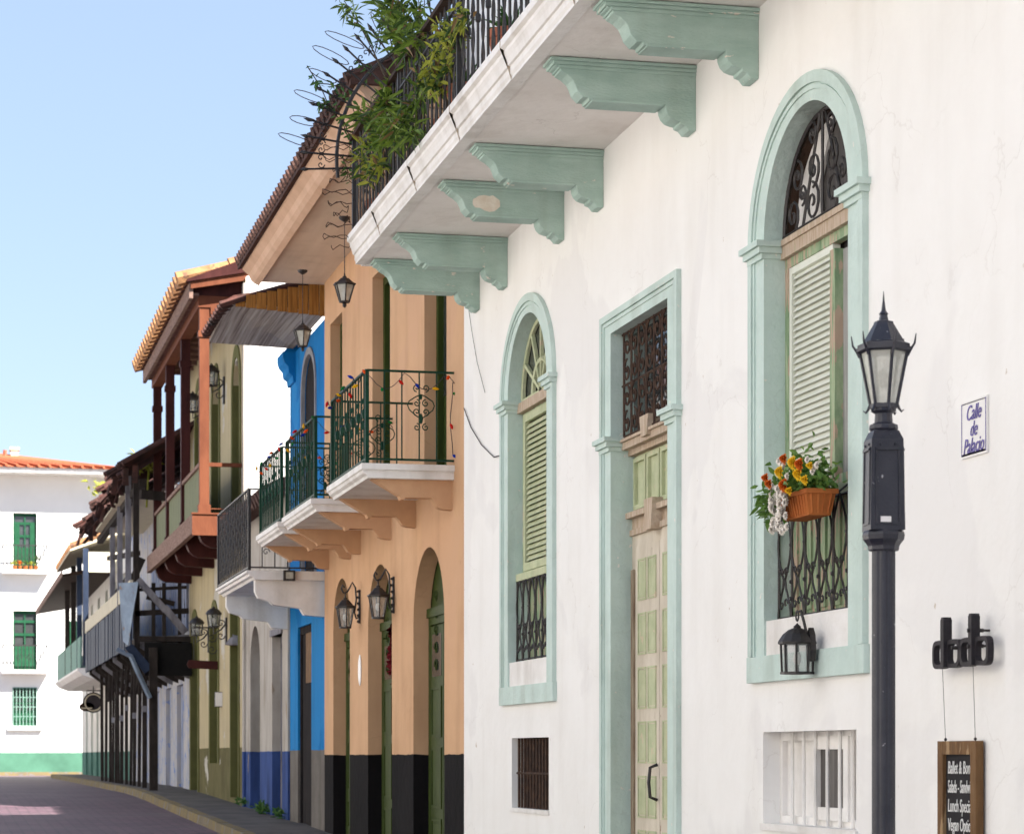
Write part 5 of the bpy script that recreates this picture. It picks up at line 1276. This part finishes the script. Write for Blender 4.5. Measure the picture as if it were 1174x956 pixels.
# ================================================================ WHITE HOUSE WITH SEA GREEN BALCONY
fh = thing('townhouse', 'white house with mint foot and sea green balcony beyond the derelict house', 'house', (W, 72, .86))
Y0, Y1 = 62.02, 84.0
fd = [(75.2, 76.2), (78, 79), (80.8, 81.8)]
holes = [rect(a, b, .95, 3.2) for a, b in fd] + [rect(a, a + 1.1, 4.1, 6.3) for a in (64, 67.5, 71, 74.5, 78)]
mb = MB(); facade(mb, X, Y0, Y1, .5, 6.9, holes, .2); shell(mb, X, Y0, Y1, .5, 6.9, 5); mb.build('wall', M['fwhite'], fh)
for h in holes:
    mb = MB(); mb.box(X + .1, X + .18, h[3][0], h[0][0], h[0][1], h[1][1]); mb.build('door', M['dgreen'] if h[0][1] > 3 else M['greengrey'], fh)
mb = MB(); mb.prism([(X, 3.9), (3.5, 3.9), (3.5, 3.84), (3.62, 3.72), (3.9, 3.62), (X, 3.62)], 'y', 66, 79.2); bal = mb.build('balcony', M['white_trim'], fh)
mb = MB(); mb.box(3.56, 3.60, 66, 79, 3.92, 4.72); mb.box(3.6, X, 78.96, 79, 3.92, 4.72); mb.build('panel', M['greengrey'], bal)
for y, m in ((64.5, 'sheet_d'), (67.5, 'sheet_d'), (70.5, 'dark_wood'), (74, 'dark_wood')):
    mb = MB(); mb.beam((3.62, y, 3.9), (3.62, y, 6.9), .14); mb.build('post', M[m], bal)
yv = 66.0
mb = MB(); mb.prism([(3.3, 6.95), (3.3, 7.0), (4.9, 7.65), (9, 6.9), (4.9, 7.55)], 'y', yv, 74); rf = mb.build('roof', M['cream'], fh)
mb = MB()
for y in (yv + .1,): mb.tube([(3.32, y, 7.08), (3.9, y, 7.30)], .11, 7); mb.tube([(3.88, y, 7.32), (4.45, y, 7.56)], .11, 7); mb.tube([(4.42, y, 7.57), (5.0, y, 7.8)], .11, 7)
roof_tiles(mb, 3.3, 7.03, 4.8, 7.66, yv + .3, 74, .3, .1); mb.build('tiles', M['tile_o'], rf)
mb = MB(); mb.box(3.7, X, yv + .1, yv + .2, 6.42, 6.95); mb.build('end_board', M['cream'], rf)
mb = MB(); mb.add([(3.15, 67, 6.35), (X, 67, 6.62), (X, 85, 6.62), (3.15, 85, 6.35), (3.15, 67, 6.42), (X, 67, 6.72), (X, 85, 6.72), (3.15, 85, 6.42)], [(0,1,2,3),(7,6,5,4),(0,4,5,1),(1,5,6,2),(2,6,7,3),(3,7,4,0)]); cn = mb.build('canopy', M['brownwood'], fh)
mb = MB(); mb.box(3.12, 3.15, 66.9, 85, 6.33, 6.5); mb.build('eave_board', M['pinkwood'], cn)
for k, (u, v, r_, lab, body) in enumerate([(107, 805, .30, 'round dark hanging sign on the white house with the mint foot', 1), (99.5, 810, .22, 'small oval red brown sign hanging left of the round dark sign', 0)]):
    y = 73.0; x = fx(u, y); z = fz(v, x, y)
    t = thing('hanging_sign', lab, 'sign', (x, y, z))
    mb = MB(); mb.lathe([(r_, -.03), (r_, .03)], (0, 0, 0), 20)
    mb.v = [(x + a, y + c, z + b * (1 if body else .6)) for a, b, c in mb.v]; mb.build('disc', M['blacksign'] if body else M['brownwood'], t)
    mb = MB()
    if body: mb.tube([(x + r_ * .8 * math.cos(q * PI / 10), y - .04, z + r_ * .8 * math.sin(q * PI / 10)) for q in range(20)], .018, 4, True)
    else: mb.box(x - r_ * .7, x + r_ * .7, y - .035, y - .031, z - .05, z - .02)
    mb.build('rim', M['cream'], t)
    mb = MB(); mb.tube([(x, y, z + r_), (x, y, z + r_ + .25), (W, y, z + r_ + .25)], .02, 4); mb.build('bracket', M['iron'], t)
# ================================================================ FAR WHITE BUILDING
fb = thing('apartment_building', 'bright white building with orange roof and green shutters at the street end', 'building', (0, 96, .98))
YB = 96.0
def ux(u): return fx(u, YB)
def uz(u, v): return fz(v, fx(u, YB), YB)
dx0, dx1 = ux(15), ux(42)
rows = [(uz(28, 654), uz(28, 588)), (uz(28, 768), uz(28, 700)), (uz(28, 832), uz(28, 788))]
XR_ = ux(104); ztop = uz(60, 545)
# front wall facing the camera: built as a facade turned 90 degrees (x runs along it)
mb = MB(); colsx = [dx0 - 13.2, dx0 - 8.8, dx0 - 4.4, dx0]
holes = [[(c + (dx1 - dx0), z0), (c + (dx1 - dx0), z1), (c, z1), (c, z0)] for c in colsx for z0, z1 in rows]
outer = [(-16, .8), (XR_, .8), (XR_, ztop), (-16, ztop)]
loops = [[Vector((a, 0, b)) for a, b in outer]] + [[Vector((a, 0, b)) for a, b in h] for h in holes]
flat = [p for l in loops for p in l]; mb.add([(p.x, YB, p.z) for p in flat], tessellate_polygon(loops))
for h in holes:
    for i in range(4):
        (a, b), (c, d) = h[i], h[(i + 1) % 4]; mb.quad((a, YB, b), (c, YB, d), (c, YB + .25, d), (a, YB + .25, b))
XR2 = XR_ + 5.0; YR2 = YB + 9
mb.quad((XR_, YB, .8), (XR2, YR2, .8), (XR2, YR2, ztop), (XR_, YB, ztop)); mb.quad((XR2, YR2, .8), (-16, YR2 + 4, .8), (-16, YR2 + 4, ztop), (XR2, YR2, ztop))
mb.quad((-16, YB, .8), (-16, YB, ztop), (-16, YR2 + 4, ztop), (-16, YR2 + 4, .8)); mb.quad((-16, YB, ztop), (XR_, YB, ztop), (XR2, YR2, ztop), (-16, YR2 + 4, ztop))
mb.build('wall', M['farwhite'], fb)
for c in colsx:
    for ri, (z0, z1) in enumerate(rows):
        w_ = dx1 - dx0; mb = MB()
        mb.box(c, c + w_, YB + .18, YB + .24, z0, z1)
        f = mb.build('french_window', M['glass'], fb)
        mb = MB(); tz = z1 - (z1 - z0) * .16
        for a in (0, .47, .94): mb.box(c + w_ * a, c + w_ * (a + .06), YB + .12, YB + .18, z0, z1)
        for b_ in (0, .36, .58, .80, .95): mb.box(c + .001, c + w_ - .001, YB + .125, YB + .175, z0 + (z1 - z0) * b_, z0 + (z1 - z0) * (b_ + .045))
        mb.box(c + .05, c + w_ - .05, YB + .13, YB + .17, z0, z0 + (z1 - z0) * .36)
        if ri == 0 or (ri == 1 and c < 2): mb.box(c + .06, c + w_ * .28, YB + .10, YB + .13, z0, tz); mb.box(c + w_ * .72, c + w_ - .06, YB + .10, YB + .13, z0, tz)
        mb.build('shutter', M['dgreen'], f)
        mb = MB()
        if ri < 2:
            mb.box(c - .42, c + w_ + .42, YB - .55, YB, z0 - .14, z0 + .0); mb.build('balcony_slab', M['white_trim'], f)
            mb = MB(); zr = z0 + .02
            for k in range(13): x = c - .38 + (w_ + .76) * k / 12; mb.tube([(x, YB - .5, z0), (x, YB - .5 - .06 * math.sin(1.5), z0 + .45), (x, YB - .5, z0 + .92)], .014, 4)
            mb.beam((c - .38, YB - .5, z0 + .92), (c + w_ + .38, YB - .5, z0 + .92), .04); mb.beam((c - .38, YB - .5, z0 + .92), (c - .38, YB, z0 + .92), .04); mb.beam((c + w_ + .38, YB - .5, z0 + .92), (c + w_ + .38, YB, z0 + .92), .04)
            for k in range(4): mb.tube(spiral((c - .2 + k * .4, YB - .5, z0 + .45), .16, 1.2, 0, (1, 0, 0), (0, 0, 1), 9), .012, 4)
            mb.build('railing', M['iron'], f)
        else:
            mb.box(c - .2, c + w_ + .2, YB - .15, YB + .1, z0 - .16, z0); mb.build('sill', M['white_trim'], f)
            mb = MB()
            for k in range(8): x = c + w_ * k / 7; mb.box(x - .015, x + .015, YB - .06, YB - .03, z0, z1)
            for q in range(5): z = z0 + (z1 - z0) * q / 4; mb.box(c - .02, c + w_ + .02, YB - .03, YB - .01, z - .015, z + .015)
            mb.build('window_bars', M['greengrey'], f)
mb = MB(); x0_, x1_ = fx(76, YB), fx(85, YB); mb.box(x0_, x1_ + .5, YB - .06, YB - .002, uz(80, 740), uz(80, 712)); mb.build('green_shutter', M['dgreen'], fb)
mb = MB(); zr = ztop
mb.add([(-17, YB - 1.1, zr - .02), (XR_ + .9, YB - 1.1, zr - .02), (XR2 + 1.5, YR2 - .3, zr - .02), (XR2 + 1.5, YR2 + 1, zr - .02), (-17, YR2 + 5, zr - .02),
        (-17, YB - 1.1, zr + .16), (XR_ + .9, YB - 1.1, zr + .16), (XR2 + 1.5, YR2 - .3, zr + .16), (XR2 + 1.5, YR2 + 1, zr + .16), (-17, YR2 + 5, zr + .16)],
       [(0,1,2,3,4), (9,8,7,6,5), (0,5,6,1), (1,6,7,2), (2,7,8,3), (3,8,9,4), (4,9,5,0)])
rf = mb.build('eave', M['white_trim'], fb)
mb = MB(); ap = (-4, YB + 5.5, zr + 1.55); ap2 = (1.0, YB + 5.5, zr + 1.45)
E = [(-17.1, YB - 1.2, zr + .165), (XR_ + 1, YB - 1.2, zr + .165), (XR2 + 1.6, YR2 - .3, zr + .165), (-17.1, YR2 + 5, zr + .165)]
mb.add(E + [ap, ap2], [(0, 1, 5, 4), (1, 2, 5), (2, 3, 4, 5), (3, 0, 4)]); rr_ = mb.build('roof', M['tile_far'], fb)
mb = MB()
for k in range(60):
    x = -16.8 + k * .4
    if x < XR_ + .9: mb.tube([(x, YB - 1.22, zr + .22), (x + (.0 if x < 1 else -(x - 1) * .95), YB + 5.3, zr + (1.55 if x < 1 else 1.45))], .06, 5)
mb.build('tiles', M['tile_far'], rr_)
mb = MB(); mb.box(ux(15), ux(24), YB + 3, YB + 3.6, zr + .4, uz(20, 503)); mb.box(ux(15) - .04, ux(24) + .04, YB + 2.96, YB + 3.64, uz(20, 505), uz(20, 503) + .05); mb.build('chimney', M['cream'], rr_)
mb = MB(); mb.tube([(ux(8), YB + 3, zr + .4), (ux(8), YB + 3, uz(8, 505))], .09, 6); mb.build('vent_pipe', M['terra_d'], rr_)
# flower pots on the top far balcony
for k in range(5):
    x = dx0 + .05 + k * .2; z0 = rows[0][0]
    t = thing('flower_pot', ['pot of yellow flowers at the left end of the top far balcony', 'pot of orange flowers on the top far balcony, second from left', 'small clay pot in the middle of the top far balcony', 'pot with yellow blooms right of centre on the top far balcony', 'leafy green potted plant at the right end of the top far balcony'][k], 'pot', (x, YB - .35, z0), 'pots on the top far balcony')
    mb = MB(); mb.lathe([(.06, 0), (.09, .16)], (x, YB - .35, z0), 8); mb.build('pot', M['terra'], t)
    mb = MB()
    for q in range(40): mb.leaf((x + random.gauss(0, .05), YB - .35 + random.gauss(0, .05), z0 + .2 + random.random() * (.3 if k == 4 else .1)), (random.uniform(-1, 1), random.uniform(-1, 1), random.uniform(0, 1)), .12, .05)
    mb.build('foliage', M['leaf_y'] if k in (0, 3) else (M['fl_o'] if k == 1 else M['leaf_d']), t)

# ================================================================ houses across the street (outside the picture, they return sunlight to the shaded fronts)
opp = []
for k, (a, b, h) in enumerate([(-10, 9, 9.5), (9.3, 30, 8.8), (30.3, 52, 9.4), (52.3, 84, 8.6)]):
    t = thing('townhouse', ['cream house across the street nearest the camera', 'cream house across the street facing the white balcony', 'cream house across the street facing the blue house', 'long cream house at the far end across the street'][k], 'house', (-5.2, a, 0), 'houses across the street')
    hs = [rect(y, y + 1.2, 1.3, 3.8) for y in range(int(a) + 2, int(b) - 2, 4)] + [rect(y, y + 1.2, 5.0, 7.6) for y in range(int(a) + 2, int(b) - 2, 4)]
    mb = MB(); facade(mb, -5.2, a, b, -.4, h, hs, -.2); shell(mb, -5.2, a, b, -.4, h, -6); mb.build('wall', M['opp'], t)
    for hh in hs:
        mb = MB(); mb.box(-5.4, -5.36, hh[3][0], hh[0][0], hh[0][1], hh[1][1]); mb.build('shutter', M['dgreen'], t)
    mb = MB(); mb.box(-11.5, -5.0, a, b, h, h + .25); mb.build('roof', M['tile_far'], t)

# ================================================================ LIGHT, SKY, CAMERA
S = Vector((.40, -.56, .72)).normalized()
sun = bpy.data.lights.new('sun', 'SUN'); sun.energy = 5.0; sun.angle = R(.53); sun.color = (1, .95, .87)
so = bpy.data.objects.new('sun', sun); col.objects.link(so); so.rotation_euler = S.to_track_quat('Z', 'Y').to_euler(); so.location = (0, 0, 40)
w = bpy.data.worlds.new('World'); scene.world = w; w.use_nodes = True; nt = w.node_tree
bg = nt.nodes['Background']; sky = nt.nodes.new('ShaderNodeTexSky'); sky.sky_type = 'NISHITA'; sky.sun_disc = False
sky.sun_elevation = math.asin(S.z); sky.sun_rotation = math.atan2(S.x, S.y)
sky.air_density = 1.0; sky.dust_density = .6; sky.ozone_density = 2.2; sky.altitude = 0
tn = nt.nodes.new('ShaderNodeMix'); tn.data_type = 'RGBA'; tn.blend_type = 'MULTIPLY'; tn.inputs['Factor'].default_value = 1; tn.inputs['B'].default_value = (1.0, .945, .985, 1)
nt.links.new(sky.outputs[0], tn.inputs['A']); t2 = nt.nodes.new('ShaderNodeMix'); t2.data_type = 'RGBA'; t2.inputs['Factor'].default_value = .6; t2.inputs['B'].default_value = (2.25, 2.85, 3.7, 1)
nt.links.new(tn.outputs['Result'], t2.inputs['A']); nt.links.new(t2.outputs['Result'], bg.inputs[0]); bg.inputs[1].default_value = .064
cam = bpy.data.cameras.new('camera'); co = bpy.data.objects.new('camera', cam); col.objects.link(co)
cam.sensor_width = 36; cam.lens = F / 1174 * 36; cam.shift_y = (HY - 478) / 1174; cam.clip_end = 1000; cam.clip_start = .1
co.location = (0, 0, EYE); co.rotation_euler = (PI / 2, 0, -TH)
cam.dof.use_dof = True; cam.dof.focus_distance = 15.5; cam.dof.aperture_fstop = 7.1
scene.camera = co
scene.render.engine = 'CYCLES'
scene.view_settings.view_transform = 'Standard'; scene.view_settings.look = 'None'; scene.view_settings.exposure = 2.0; scene.view_settings.gamma = 1
scene.view_settings.use_curve_mapping = False
scene.cycles.max_bounces = 8; scene.cycles.diffuse_bounces = 5
